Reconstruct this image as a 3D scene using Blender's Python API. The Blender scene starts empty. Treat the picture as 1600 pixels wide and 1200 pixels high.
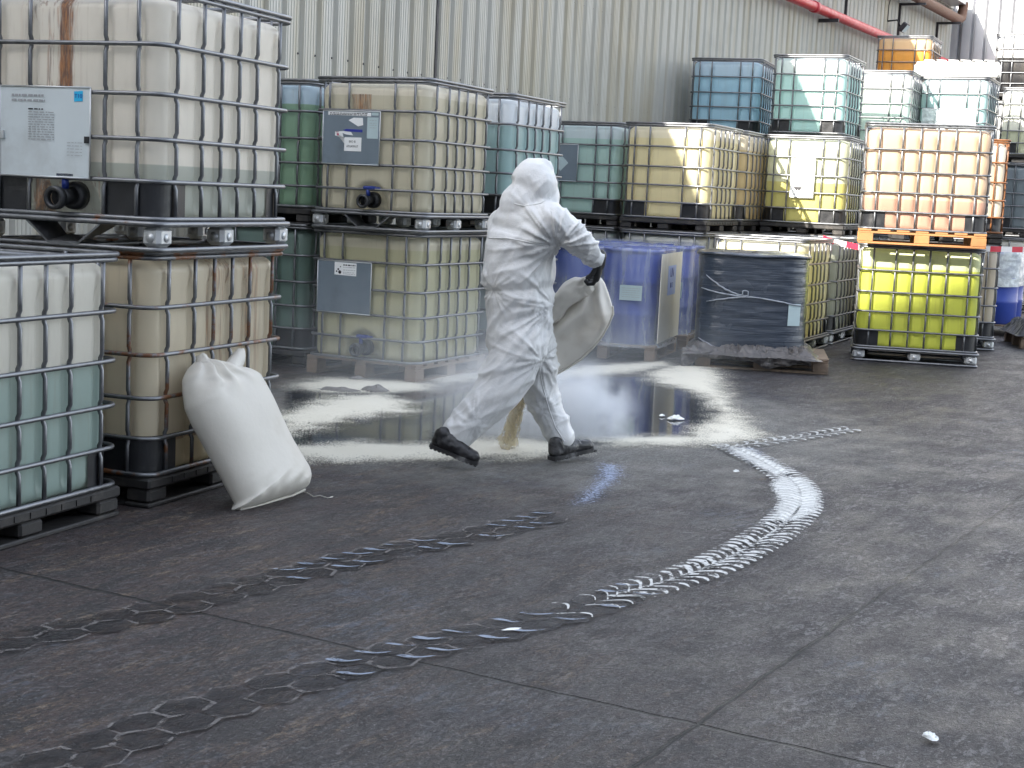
import bpy, bmesh, math, random
import numpy as np
from mathutils import Vector, Matrix, noise
from math import sin, cos, pi, radians as rad
random.seed(7)
S = bpy.context.scene
COL = S.collection
# ---------------------------------------------------------------- camera
FPX, PITCH, ROLL, CH = 2400.0, rad(7.09), rad(2.68), 1.5
_fw = Vector((0, cos(PITCH), -sin(PITCH))); _rt = Vector((1, 0, 0)); _up = _rt.cross(_fw)
RT = cos(ROLL)*_rt + sin(ROLL)*_up
UP = -sin(ROLL)*_rt + cos(ROLL)*_up
cd = bpy.data.cameras.new('camera'); cam = bpy.data.objects.new('camera', cd); COL.objects.link(cam)
cam.matrix_world = Matrix(((RT.x, UP.x, -_fw.x, 0), (RT.y, UP.y, -_fw.y, 0), (RT.z, UP.z, -_fw.z, CH), (0, 0, 0, 1)))
cd.sensor_width = 36; cd.lens = 36*FPX/1600; cd.clip_start = .05; cd.clip_end = 1000
S.camera = cam
# ---------------------------------------------------------------- light
NW = Vector((.8820, -.4712, 0)); WW = Vector((.4712, .8820, 0))       # away from / along the long wall
SUNL = (NW*.50 + WW*1.75 + Vector((0, 0, -1))).normalized()
sd = bpy.data.lights.new('sun', 'SUN'); sun = bpy.data.objects.new('sun', sd); COL.objects.link(sun)
sd.energy = 3.2; sd.angle = rad(.5); sd.color = (1, .93, .82)
sun.rotation_euler = SUNL.to_track_quat('-Z', 'Y').to_euler(); sun.location = (-20, -20, 30)
wd = bpy.data.worlds.new('World'); S.world = wd; wd.use_nodes = True
nt = wd.node_tree; nt.nodes.clear()
sk = nt.nodes.new('ShaderNodeTexSky'); sk.sky_type = 'NISHITA'; sk.sun_disc = False
sk.sun_elevation = math.asin(-SUNL.z); sk.sun_rotation = math.atan2(-SUNL.x, -SUNL.y)
sk.air_density = 1.0; sk.dust_density = 1.6; sk.ozone_density = 1
bg = nt.nodes.new('ShaderNodeBackground'); bg.inputs[1].default_value = .15
wo = nt.nodes.new('ShaderNodeOutputWorld')
hs_ = nt.nodes.new('ShaderNodeHueSaturation'); hs_.inputs['Saturation'].default_value = .42
nt.links.new(sk.outputs[0], hs_.inputs['Color']); nt.links.new(hs_.outputs[0], bg.inputs[0]); nt.links.new(bg.outputs[0], wo.inputs[0])
S.view_settings.view_transform = 'Standard'; S.view_settings.look = 'None'
S.view_settings.exposure = 2.4; S.view_settings.gamma = 1
S.cycles.volume_step_rate = 1.5; S.cycles.volume_max_steps = 128; S.cycles.max_bounces = 8; S.cycles.volume_bounces = 3

# ---------------------------------------------------------------- pixel helpers (where photographed things stand in the world)
def ray(u, v): return _fw*FPX + RT*(u-800) - UP*(v-600)
def G(u, v, z=0.0):
    d = ray(u, v); t = (z-CH)/d.z
    return Vector((d.x*t, d.y*t, z))
def W(u, v, y):
    d = ray(u, v); t = y/d.y
    return Vector((d.x*t, y, CH+d.z*t))
def onplane(u, v, p, n):
    d = ray(u, v); o = Vector((0, 0, CH)); t = (p-o).dot(n)/d.dot(n)
    return o+d*t
# ---------------------------------------------------------------- materials
class NT:
    def __init__(s, name):
        s.m = bpy.data.materials.new(name); s.m.use_nodes = True; s.t = s.m.node_tree; s.t.nodes.clear()
        s.out = s.t.nodes.new('ShaderNodeOutputMaterial')
    def n(s, ty, **k):
        x = s.t.nodes.new('ShaderNode'+ty)
        for a, b in k.items(): setattr(x, a, b)
        return x
    def l(s, a, b): s.t.links.new(a, b)
    def inp(s, sock, v):
        if hasattr(v, 'is_output') or isinstance(v, bpy.types.NodeSocket): s.l(v, sock)
        else: sock.default_value = v
    def co(s): return s.n('TexCoord').outputs['Object']
    def math(s, op, a, b=None, c=None, clamp=False):
        x = s.n('Math', operation=op, use_clamp=clamp); s.inp(x.inputs[0], a)
        if b is not None: s.inp(x.inputs[1], b)
        if c is not None: s.inp(x.inputs[2], c)
        return x.outputs[0]
    def map(s, v, scale=(1, 1, 1), rot=(0, 0, 0), loc=(0, 0, 0)):
        x = s.n('Mapping'); s.l(v, x.inputs[0]); x.inputs['Scale'].default_value = scale; x.inputs['Rotation'].default_value = rot
        x.inputs['Location'].default_value = loc; return x.outputs[0]
    def noise(s, v, sc, det=4, rough=.55, dist=0):
        x = s.n('TexNoise'); s.l(v, x.inputs['Vector']); x.inputs['Scale'].default_value = sc
        x.inputs['Detail'].default_value = det; x.inputs['Roughness'].default_value = rough; x.inputs['Distortion'].default_value = dist
        return x.outputs['Fac']
    def ramp(s, f, a, b, lo=0., hi=1.):
        x = s.n('MapRange', interpolation_type='SMOOTHSTEP'); s.inp(x.inputs[0], f)
        x.inputs[1].default_value = a; x.inputs[2].default_value = b; x.inputs[3].default_value = lo; x.inputs[4].default_value = hi
        return x.outputs[0]
    def mix(s, f, a, b, mode='MIX'):
        x = s.n('MixRGB', blend_type=mode); s.inp(x.inputs[0], f)
        for i, c in ((1, a), (2, b)):
            if isinstance(c, (tuple, list)): x.inputs[i].default_value = (*c, 1) if len(c) == 3 else c
            else: s.l(c, x.inputs[i])
        return x.outputs[0]
    def sep(s, v):
        x = s.n('SeparateXYZ'); s.l(v, x.inputs[0]); return x.outputs
    def attr(s, name, ty='OBJECT'):
        x = s.n('Attribute', attribute_type=ty, attribute_name=name); return x
    def bump(s, h, st=.3, d=.01):
        x = s.n('Bump'); s.l(h, x.inputs['Height']); x.inputs['Strength'].default_value = st; x.inputs['Distance'].default_value = d
        return x.outputs[0]
    def bsdf(s, col, rough=.5, metal=0., normal=None, out=True, **k):
        x = s.n('BsdfPrincipled')
        if isinstance(col, (tuple, list)): x.inputs['Base Color'].default_value = (*col, 1)
        else: s.l(col, x.inputs['Base Color'])
        s.inp(x.inputs['Roughness'], rough); s.inp(x.inputs['Metallic'], metal)
        if normal is not None: s.l(normal, x.inputs['Normal'])
        for a, b in k.items(): s.inp(x.inputs[a.replace('_', ' ')], b)
        if out: s.l(x.outputs[0], s.out.inputs[0])
        return x.outputs[0]
def simple(name, col, rough=.5, metal=0., var=.18, sc=9, bump=.15, dirt=None, **k):
    t = NT(name); c = t.co(); f = t.noise(c, sc, 5)
    a = tuple(x*(1-var) for x in col); b = tuple(min(1, x*(1+var)) for x in col)
    cc = t.mix(f, a, b)
    if dirt:
        d = t.ramp(t.noise(c, sc*.45, 6, .65), .5, .72); cc = t.mix(t.math('MULTIPLY', d, dirt[3]), cc, dirt[:3])
    t.bsdf(cc, t.ramp(f, .3, .7, max(.02, rough-.08), rough+.08), metal, t.bump(t.noise(c, sc*4, 3), bump, .004), **k)
    return t.m
M = {}
def tank_mat(kind):
    """milky plastic bottle: the liquid shows through up to the object's level"""
    if 'tank_'+kind in M: return M['tank_'+kind]
    t = NT('bottle_plastic_'+kind); c = t.co(); x, y, z = t.sep(c)[:3]
    lo, hi, lv = t.attr('liquid_colour').outputs['Color'], t.attr('plastic_colour').outputs['Color'], t.attr('liquid_level').outputs['Fac']
    f = t.math('SUBTRACT', lv, z)
    f = t.ramp(f, -.004, .004)
    n1 = t.noise(t.map(c, (3, 3, 1.2)), 3, 5)
    col = t.mix(f, hi, lo)
    col = t.mix(t.ramp(n1, .45, .75, 0, .22), col, t.mix(.55, col, (.20, .16, .09)))
    drip = t.ramp(t.noise(t.map(c, (14, 14, 1.0)), 2.2, 6, .6), .56, .72, 0, .30)
    col = t.mix(drip, col, t.mix(.6, col, (.22, .16, .08)))
    rust = None
    def band(v, c0, w0, w1):   # 1 inside |v-c0|<w0 fading at w1
        return t.ramp(t.math('ABSOLUTE', t.math('SUBTRACT', v, c0)), w0, w1, 1, 0)
    wob = t.math('ADD', y, t.math('MULTIPLY', t.math('SUBTRACT', t.noise(t.map(c, (1, 1, 6)), 1.5, 3), .5), .02))
    st = t.noise(t.map(c, (40, 40, 1.5)), 1.5, 5, .7)
    if kind == 'streaked':
        wob2 = t.math('ADD', wob, t.math('MULTIPLY', t.math('SUBTRACT', t.noise(t.map(c, (1, 30, 2)), 2.0, 6, .7), .5), .05))
        r = t.math('MULTIPLY', t.math('MULTIPLY', band(wob2, .52, .026, .046), t.ramp(z, .68, .72)), t.ramp(st, .30, .50, .35, 1))
        r2 = t.math('MULTIPLY', t.math('MULTIPLY', band(wob, .60, .05, .20), t.ramp(st, .50, .62)), .75)
        r3 = t.math('MULTIPLY', t.math('MULTIPLY', band(y, .5, .20, .24), t.ramp(z, .36, .30)), t.ramp(t.math('ADD', st, t.math('MULTIPLY', band(y, .66, .01, .05), .2)), .5, .68))
        rust = t.math('MAXIMUM', r, t.math('MULTIPLY', t.math('MAXIMUM', r2, r3), .8))
        rust = t.math('MULTIPLY', rust, t.ramp(x, .14, .10))
    elif kind == 'dripped':
        a = t.math('MAXIMUM', t.math('MULTIPLY', band(x, .60, .07, .16), .9), t.math('MULTIPLY', band(x, .88, .05, .12), .7))
        r = t.math('MULTIPLY', t.math('MULTIPLY', a, t.ramp(t.noise(t.map(c, (30, 30, 1.2)), 1.5, 5, .7), .42, .66)), t.ramp(z, .30, .75))
        r2 = t.math('MULTIPLY', band(z, .295, .006, .014), .8)
        rust = t.math('MULTIPLY', t.math('MAXIMUM', r, r2), .85)
    elif kind == 'marked':
        yy, zz = t.math('ABSOLUTE', t.math('SUBTRACT', y, .60)), t.math('ABSOLUTE', t.math('SUBTRACT', z, .975))
        box = t.math('MAXIMUM', t.math('DIVIDE', yy, .085), t.math('DIVIDE', zz, .06))
        ring = t.math('MULTIPLY', t.ramp(t.math('ABSOLUTE', t.math('SUBTRACT', box, .93)), .03, .16, 1, 0), t.ramp(st, .35, .6, .2, 1))
        inside = t.math('MULTIPLY', t.ramp(box, .9, 1.0, 1, 0), t.ramp(st, .35, .65, .25, 1))
        rust = t.math('MULTIPLY', t.math('MAXIMUM', ring, inside), t.ramp(x, .2, .1))
    if rust is not None:
        col = t.mix(rust, col, t.mix(t.ramp(t.noise(t.map(c, (60, 60, 9)), 1.2, 5, .7), .40, .58), (.42, .15, .02), (.12, .03, .008)))
    b = t.noise(c, 14, 3)
    p = t.bsdf(col, t.ramp(n1, .3, .7, .30, .46), 0, t.bump(b, .12, .01), out=False, Specular_IOR_Level=.45)
    tr = t.n('BsdfTranslucent'); t.l(t.mix(.35, col, (1, 1, 1)), tr.inputs[0])
    mx = t.n('MixShader'); mx.inputs[0].default_value = .38; t.l(p, mx.inputs[1]); t.l(tr.outputs[0], mx.inputs[2])
    t.l(mx.outputs[0], t.out.inputs[0])
    M['tank_'+kind] = t.m; return t.m
def galv():
    t = NT('galvanised_steel'); c = t.co(); n = t.noise(c, 22, 5)
    col = t.mix(n, (.10, .104, .112), (.28, .29, .305))
    ra = t.attr('rust').outputs['Fac']
    r = t.ramp(t.math('ADD', t.noise(c, 5, 6, .7), t.math('MULTIPLY', ra, .35)), .66, .76)
    col = t.mix(r, col, t.mix(n, (.22, .09, .03), (.09, .035, .015)))
    t.bsdf(col, t.ramp(n, .3, .7, .34, .5), t.math('SUBTRACT', .85, t.math('MULTIPLY', r, .8)), t.bump(n, .2, .003)); return t.m
M['galv'] = galv()
M['sheet'] = simple('galvanised_sheet', (.55, .57, .58), .42, .55, .15, 14, dirt=(.2, .13, .08, .35))
M['black'] = simple('black_plastic', (.016, .017, .02), .38, 0, .5, 12, dirt=(.07, .07, .07, .5))
M['blackpallet'] = simple('black_pallet_plastic', (.022, .021, .021), .6, 0, .5, 18, dirt=(.09, .08, .07, .5))
M['wood'] = simple('weathered_wood', (.20, .15, .11), .8, 0, .45, 16, .4, dirt=(.06, .045, .04, .6))
M['newwood'] = simple('orange_wood', (.31, .14, .05), .7, 0, .3, 14, .4, dirt=(.3, .13, .05, .6))
M['blue'] = simple('blue_handle_plastic', (.01, .03, .20), .35)
M['yellow'] = simple('yellow_plastic', (.7, .6, .02), .4)
M['green'] = simple('green_seal', (.02, .25, .10), .4)
M['plate_grey'] = simple('grey_plate_metal', (.20, .25, .30), .42, .5, .16, 5, dirt=(.12, .14, .16, .5))
M['plate_white'] = simple('white_plate_metal', (.60, .66, .68), .42, .1, .06, 4, dirt=(.4, .42, .42, .5))
M['paper'] = simple('label_paper', (.78, .80, .80), .7, 0, .05, 20)
M['palepaper'] = simple('pale_label_paper', (.42, .53, .55), .6, 0, .06, 20)
M['ink'] = simple('ink', (.03, .03, .035), .7)
M['fadedink'] = simple('faded_ink', (.33, .34, .35), .7)
M['inkblue'] = simple('blue_ink', (.02, .03, .30), .6)
M['cyan'] = simple('cyan_sticker', (.02, .42, .72), .5, 0, .1)
M['rustmetal'] = simple('rusty_metal', (.14, .075, .05), .7, .2, .4, 12, .4)
M['redpaint'] = simple('red_pipe_paint', (.48, .03, .045), .4, 0, .15, 8)
M['pinkink'] = simple('pink_ink', (.45, .15, .2), .6)
# ---------------------------------------------------------------- mesh builder
class MB:
    def __init__(s): s.v = []; s.f = []; s.sm = []
    def add(s, vs, fs, smooth=False):
        o = len(s.v); s.v.extend([tuple(v) for v in vs]); s.f.extend([tuple(i+o for i in f) for f in fs]); s.sm.extend([smooth]*len(fs))
    def box(s, x0, x1, y0, y1, z0, z1, mat=None, bev=0):
        if bev:
            b = min(bev, (x1-x0)*.3, (y1-y0)*.3, (z1-z0)*.3)
            vs = []
            for z, i in ((z0, b), (z0+b, 0), (z1-b, 0), (z1, b)):
                X0, X1, Y0, Y1 = x0+i, x1-i, y0+i, y1-i; c = b if not i else b*.4
                vs += [(X0+c, Y0, z), (X1-c, Y0, z), (X1, Y0+c, z), (X1, Y1-c, z), (X1-c, Y1, z), (X0+c, Y1, z), (X0, Y1-c, z), (X0, Y0+c, z)]
            fs = [tuple(reversed(range(8))), tuple(range(24, 32))]
            for k in range(3):
                for j in range(8): a, c = k*8+j, k*8+(j+1) % 8; fs.append((a, c, c+8, a+8))
        else:
            vs = [(x, y, z) for z in (z0, z1) for x, y in ((x0, y0), (x1, y0), (x1, y1), (x0, y1))]
            fs = [(3, 2, 1, 0), (4, 5, 6, 7), (0, 1, 5, 4), (1, 2, 6, 5), (2, 3, 7, 6), (3, 0, 4, 7)]
        if mat is not None: vs = [mat @ Vector(v) for v in vs]
        s.add(vs, fs)
    def tube(s, pts, r, n=8, closed=False, sy=1.0):
        pts = [Vector(p) for p in pts]; N = len(pts); rr = r if isinstance(r, (list, tuple)) else [r]*N
        ref = None; vs = []
        for i, p in enumerate(pts):
            a = pts[(i-1) % N] if (closed or i) else p; b = pts[(i+1) % N] if (closed or i < N-1) else p
            t = (b-a).normalized()
            if ref is None: ref = Vector((0, 0, 1)) if abs(t.z) < .9 else Vector((1, 0, 0))
            u = t.cross(ref).normalized(); w = u.cross(t); ref = w
            for k in range(n):
                th = 2*pi*k/n; vs.append(p+u*cos(th)*rr[i]*sy+w*sin(th)*rr[i])
        fs = []
        for i in range(N if closed else N-1):
            j = (i+1) % N
            for k in range(n): l = (k+1) % n; fs.append((i*n+k, i*n+l, j*n+l, j*n+k))
        if not closed: fs += [tuple(reversed(range(n))), tuple((N-1)*n+k for k in range(n))]
        s.add(vs, fs, True)
    def cyl(s, c, r, h, n=24, axis='z', r2=None):
        c = Vector(c); ax = {'z': Vector((0, 0, 1)), 'x': Vector((1, 0, 0)), 'y': Vector((0, 1, 0))}[axis] if isinstance(axis, str) else axis
        s.tube([c, c+ax*h], [r, r if r2 is None else r2], n)
    def lathe(s, prof, n=32, c=(0, 0, 0)):
        vs = [(c[0]+r*cos(2*pi*k/n), c[1]+r*sin(2*pi*k/n), c[2]+z) for r, z in prof for k in range(n)]
        fs = [(i*n+k, i*n+(k+1) % n, (i+1)*n+(k+1) % n, (i+1)*n+k) for i in range(len(prof)-1) for k in range(n)]
        s.add(vs, fs, True)
    def poly(s, pts, th):   # flat plate: polygon pts (3d) extruded by vector th
        n = len(pts); th = Vector(th); pts = [Vector(p) for p in pts]
        s.add(pts+[p+th for p in pts], [tuple(range(n)), tuple(range(2*n-1, n-1, -1))]+[(i, (i+1) % n+0, (i+1) % n+n, i+n) for i in range(n)])
    def mesh(s, name, mat):
        me = bpy.data.meshes.new(name); me.from_pydata(s.v, [], s.f)
        me.polygons.foreach_set('use_smooth', s.sm); me.materials.append(mat); me.update()
        return me
def link(name, me, parent=None, loc=(0, 0, 0), rz=0.):
    o = bpy.data.objects.new(name, me); COL.objects.link(o); o.location = loc; o.rotation_euler = (0, 0, rz)
    if parent: o.parent = parent
    return o
def tag(o, label=None, cat=None, group=None, kind=None):
    if label: o['label'] = label
    if cat: o['category'] = cat
    if group: o['group'] = group
    if kind: o['kind'] = kind
    return o
def empty(name, loc=(0, 0, 0), rz=0., **k):
    o = link(name, None, None, loc, rz); o.empty_display_size = .1; return tag(o, **k)
def recalc(me):
    b = bmesh.new(); b.from_mesh(me); bmesh.ops.recalc_face_normals(b, faces=b.faces); b.to_mesh(me); b.free()
def text(name, body, size, mat, parent, mw, squash=1.0):
    c = bpy.data.curves.new(name, 'FONT'); c.body = body; c.size = size; c.align_x = 'CENTER'; c.align_y = 'CENTER'; c.extrude = .0004
    o = bpy.data.objects.new(name, c); COL.objects.link(o)
    dg = bpy.context.evaluated_depsgraph_get(); me = bpy.data.meshes.new_from_object(o.evaluated_get(dg))
    bpy.data.objects.remove(o); me.transform(mw @ Matrix.Diagonal((squash, 1, 1, 1))); me.materials.clear(); me.materials.append(mat)
    return link(name, me, parent)
# ---------------------------------------------------------------- intermediate bulk containers
LL, WD, HH = 1.2, 1.0, 1.16
ZB = [.315, .50, .697, .912]
def rrect(inset, r, nc=6, x0=0, x1=LL, y0=0, y1=WD):
    x0 += inset; y0 += inset; x1 -= inset; y1 -= inset; pts = []
    for cx, cy, a in ((x1-r, y0+r, -pi/2), (x1-r, y1-r, 0), (x0+r, y1-r, pi/2), (x0+r, y0+r, pi)):
        for k in range(nc+1): th = a+pi/2*k/nc; pts.append((cx+r*cos(th), cy+r*sin(th)))
    return pts
def resample(pts, n):
    P = np.array(pts+[pts[0]]); d = np.r_[0, np.cumsum(np.hypot(*np.diff(P, axis=0).T))]
    t = np.linspace(0, d[-1], n, endpoint=False)
    return np.c_[np.interp(t, d, P[:, 0]), np.interp(t, d, P[:, 1])]
POSTX = [.14, .355, .52, .68, .845, 1.06]; POSTY = [.13, .30, .70, .87]
def make_tank(valve=True, pillow=.004):
    n = 250; P = resample(rrect(0, .14, 10), n); c = np.array([LL/2, WD/2])
    Q = np.roll(P, -1, 0)-np.roll(P, 1, 0); N = np.c_[Q[:, 1], -Q[:, 0]]; N /= np.hypot(*N.T)[:, None]
    gx = np.zeros(n)
    for i, (x, y) in enumerate(P):
        if y < .06 or y > WD-.06: g = max(math.exp(-((x-p)/.024)**2) for p in POSTX)
        elif x < .06 or x > LL-.06: g = .8*max(math.exp(-((y-p)/.022)**2) for p in POSTY)
        else: g = 0
        gx[i] = g
    zs = list(np.linspace(.15, 1.06, 50)); prof = [(z, .0) for z in zs]
    prof = [(.145, .06), (.148, .035)]+[(z, (.02*max(0, 1-(z-.15)/.05)**2)) for z in zs]
    for k in range(1, 9): th = pi/2*k/8; prof.append((1.06+.062*sin(th), .075*(1-cos(th))))
    allz = [.145, .15]+ZB+[1.14]; vs = []
    for z, e in prof:
        b = 0
        for a in range(1, len(allz)-1):
            if allz[a] <= z < allz[a+1]: b = (.25 if a == 1 else 1)*sin(pi*(z-allz[a])/(allz[a+1]-allz[a]))
        fade = min(1, max(0, (1.05-z)/.06))*min(1, max(.15, (z-.16)/.05))
        off = -.030-e-gx*.026*fade+pillow*b*(1-gx)
        q = P+N*off[:, None] if hasattr(off, 'shape') else P+N*off
        for i in range(n):
            x, y = q[i]
            if valve and x < .1:
                h = ((y-.5)/.17)**2+((z-.15)/.23)**2
                if h < 1: x += .085*min(1, (1-h)*2.2)
            vs.append((x, y, z))
    m = MB(); R = len(prof); fs = [(i*n+k, i*n+(k+1) % n, (i+1)*n+(k+1) % n, (i+1)*n+k) for i in range(R-1) for k in range(n)]
    # top: rings towards the middle with a crosswise rib pattern
    last = np.array(vs[-n:])[:, :2]
    for j, s in enumerate((.9, .78, .6, .4, .2)):
        for i in range(n):
            x, y = c+(last[i]-c)*s; z = 1.122+.010*(1-s)-.010*(cos(x*26)**8)*(s > .3)
            vs.append((x, y, z))
        o = R-1+j; fs += [(o*n+k, o*n+(k+1) % n, (o+1)*n+(k+1) % n, (o+1)*n+k) for k in range(n)]
    fs.append(tuple((R+4)*n+k for k in range(n))); fs.append(tuple(reversed(range(n))))
    m.add(vs, fs, True); return m.mesh('tank', tank_mat('plain'))
def make_cage(plates=True):
    m = MB(); r = .0105
    for z in ZB: m.tube([(x, y, z) for x, y in rrect(.004, .09)], r, 7, True)
    for z, i in ((.150, .006), (1.135, .006), (1.158, .001)): m.tube([(x, y, z) for x, y in rrect(i, .075)], .0115, 7, True)
    def post(x, y, dx, dy):
        pts = []; zs = [.15]
        for z in ZB: zs += [z-.035, z-.018, z, z+.018, z+.035]
        zs += [1.155]
        for z in zs:
            k = .012 if any(abs(z-b) < .02 for b in ZB) else .004
            pts.append((x+dx*k, y+dy*k, z))
        m.tube(pts, .0105, 6)
    for x in POSTX: post(x, .006, 0, 1); post(x, WD-.006, 0, -1)
    for y in POSTY: post(.006, y, 1, 0); post(LL-.006, y, -1, 0)
    for x in (.42, .78): m.tube([(x, .01, 1.15), (x, WD-.01, 1.15)], .012, 7)
    return m.mesh('cage', M['galv'])
def make_guard(corner, la, lb):
    """black corner sheet lying on the bottle: la along the long face, lb along the short face"""
    n = 500; P0_ = resample(rrect(0, .14, 10), n); Q = np.roll(P0_, -1, 0)-np.roll(P0_, 1, 0); N = np.c_[Q[:, 1], -Q[:, 0]]; P = P0_-N/np.hypot(*N.T)[:, None]*.0215; vs = []; keep = []
    for i, (x, y) in enumerate(P):
        X = x if corner[0] == 0 else LL-x; Y = y if corner[1] == 0 else WD-y
        keep.append((Y < .1 and X < la) or (X < .1 and Y < lb) or (X < .17 and Y < .17 and X < la and Y < lb))
    idx = [i for i in range(n) if keep[i]]
    k0 = next(i for i in idx if (i-1) % n not in idx); seq = []; k = k0
    while keep[k]: seq.append(k); k = (k+1) % n
    m = MB(); zs = [.152, .17, .25, .31, .322]; K = len(seq)
    for z in zs:
        for k in seq: vs.append((P[k][0], P[k][1], z))
    m.add(vs, [(a*K+b, a*K+b+1, (a+1)*K+b+1, (a+1)*K+b) for a in range(len(zs)-1) for b in range(K-1)], True)
    me = m.mesh('corner_guard', M['black']); return me
def make_pallet(kind):
    """returns (pallet mesh, list of foot meshes)"""
    m = MB(); feet = []
    if kind == 'steel':
        m.box(.012, LL-.012, .012, WD-.012, .118, .132)
        m.tube([(x, y, .128) for x, y in rrect(-.008, .06)], .013, 8, True)
        m.tube([(x, y, .014) for x, y in rrect(.0, .05)], .013, 8, True)
        m.tube([(.0, .5, .0125), (LL, .5, .0125)], .0115, 8)
        for y0, y1, z0, z1 in ((.30, .42, .125, .03), (.42, .58, .03, .03), (.58, .70, .03, .125)):
            m.add([(-.012, y0, z0), (-.012, y1, z1), (.16, y1, z1+.03), (.16, y0, z0), (-.012, y0, z0-.012), (-.012, y1, z1-.012)], [(0, 1, 2, 3), (4, 5, 1, 0)])
        for x in (.0, LL/2-.06, LL-.12):
            for y in (.0, WD/2-.05, WD-.10):
                if x == 0 and .2 < y < .8: continue
                f = MB(); f.box(x+.002, x+.118, y+.002, y+.098, .026, .117, bev=.018)
                for a, h in ((x-.0015, .05), (x+.1165, .05)):
                    f.cyl((a, y+.05, .068), .022, .004, 14, 'x')
                for a in (y-.0015, y+.0965): f.cyl((x+.06, a, .068), .02, .004, 14, 'y')
                feet.append(f.mesh('foot', M['sheet']))
        me = m.mesh('pallet', M['galv'])
    elif kind == 'plastic':
        m.box(.0, LL, .0, WD, .085, .136, bev=.01)
        for x in (.0, LL/2-.08, LL-.16):
            for y in (.0, WD/2-.07, WD-.14): m.box(x+.006, x+.154, y+.006, y+.134, .022, .086, bev=.012)
        for y in (.0, WD/2-.07, WD-.14): m.box(.003, LL-.003, y+.003, y+.137, 0, .021, bev=.006)
        for x in (.003, LL-.14): m.box(x, x+.13, .137, WD-.137, .001, .020)
        for k in range(9): m.box(.18+k*.1, .24+k*.1, -.004, .004, .098, .124)
        me = m.mesh('pallet', M['blackpallet'])
    else:
        w = M['newwood'] if kind == 'newwood' else M['wood']
        random.seed(3)
        for k in range(7):
            x = k*(LL-.12)/6; j = random.uniform(-.004, .004); m.box(x, x+.12, j, WD+j, .122, .1425, bev=.003)
        for y in (0, WD/2-.05, WD-.1): m.box(.004, LL-.004, y+.003, y+.097, .100, .1215, bev=.003)
        for x in (0, LL/2-.07, LL-.14):
            for y in (0, WD/2-.05, WD-.1): m.box(x, x+.14, y, y+.1, .021, .0995, bev=.004)
        for y in (0, WD/2-.05, WD-.1): m.box(.0, LL, y+.002, y+.098, 0, .0205, bev=.003)
        me = m.mesh('pallet', w)
    return me, feet
def make_cap():
    m = MB(); m.lathe([(.0, .046), (.075, .046), (.082, .04), (.082, .0)], 28, (LL/2, WD/2, 1.118))
    for k in range(4): m.box(-.07, .07, -.006, .006, .045, .053, Matrix.Translation((LL/2, WD/2, 1.118)) @ Matrix.Rotation(k*pi/4, 4, 'Z'))
    return m.mesh('screw_cap', M['black'])
def make_valve():
    m = MB(); zc = .235
    m.tube([(.10, .5, zc), (.055, .5, zc), (.05, .5, zc)], [.065, .062, .045], 20)
    m.tube([(.06, .5, zc), (-.03, .515, zc-.012)], .040, 20)
    m.lathe([(.040, 0), (.052, 0), (.054, .03), (.046, .036), (.034, .036), (.034, .005)], 24)
    # turn the last lathe part to face outwards
    k = 24*6; A = Matrix.Translation((-.03, .516, zc-.012)) @ Matrix.Rotation(-pi/2, 4, 'Y')
    m.v[-k:] = [tuple(A @ Vector(v)) for v in m.v[-k:]]
    h = MB(); h.cyl((.01, .505, zc+.03), .016, .05, 12); h.box(-.012, .034, .44, .545, zc+.078, zc+.105, bev=.008)
    h.box(-.002, .024, .40, .45, zc+.083, zc+.10, bev=.006)
    return m.mesh('valve', M['black']), h.mesh('handle', M['blue'])
TANK = make_tank(); TANKN = make_tank(False); TANKP = make_tank(False, .009); CAGE = make_cage(); CAP = make_cap(); VALVE, HANDLE = make_valve()
TANKM = {}
def tank_variant(kind, pillow, valve):
    k = (kind, pillow, valve)
    if k not in TANKM:
        me = (TANKP if pillow else TANK if valve else TANKN)
        if kind != 'plain': me = me.copy(); me.materials.clear(); me.materials.append(tank_mat(kind))
        TANKM[k] = me
    return TANKM[k]
PAL = {k: make_pallet(k) for k in ('steel', 'plastic', 'wood', 'newwood')}
GUARD = {}
def guard(c, la, lb):
    if (c, la, lb) not in GUARD: GUARD[(c, la, lb)] = make_guard(c, la, lb)
    return GUARD[(c, la, lb)]
def ibc(label, x, y, yaw, lvl=0, lo=(.6, .6, .5), hi=(.7, .7, .66), level=.9, pal='plastic', kind='plain', pillow=0, guards=True, rust=0., plate=None, z=None, valve=False):
    r = empty('bulk_container', (x, y, lvl*HH if z is None else z), yaw, label=label, cat='bulk container', group='caged bulk liquid containers stacked in the yard')
    t = link('tank', tank_variant(kind, pillow, valve), r); t['liquid_colour'] = lo; t['plastic_colour'] = hi; t['liquid_level'] = float(level)
    link('screw_cap', CAP, t)
    c = link('cage', CAGE, r); c['rust'] = float(rust)
    pm, fm = PAL[pal]; p = link('pallet', pm, r); p['rust'] = float(rust)
    for f in fm: link('foot', f, p)
    if valve: v = link('valve', VALVE, r); link('handle', HANDLE, v)
    if guards:
        for cn, la, lb in (((0, 0), .24, .30), ((1, 0), .22, .28), ((0, 1), .22, .28)): link('corner_guard', guard(cn, la, lb), r)
    if plate:
        y0, y1, z0, z1, m = plate; b = MB(); b.box(-.012, -.008, y0, y1, z0, z1)
        pl = link('nameplate', b.mesh('nameplate', M[m]), r)
        e = MB(); 
        for a, b2 in (((y0, z0), (y1, z0)), ((y1, z0), (y1, z1)), ((y1, z1), (y0, z1)), ((y0, z1), (y0, z0))):
            e.tube([(-.0125, a[0], a[1]), (-.0125, b2[0], b2[1])], .0045, 6)
        link('plate_rim', e.mesh('plate_rim', M['sheet']), pl)
        return r, pl
    return r
FACE = Matrix(((0, 0, -1, 0), (-1, 0, 0, 0), (0, 1, 0, 0), (0, 0, 0, 1)))
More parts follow.
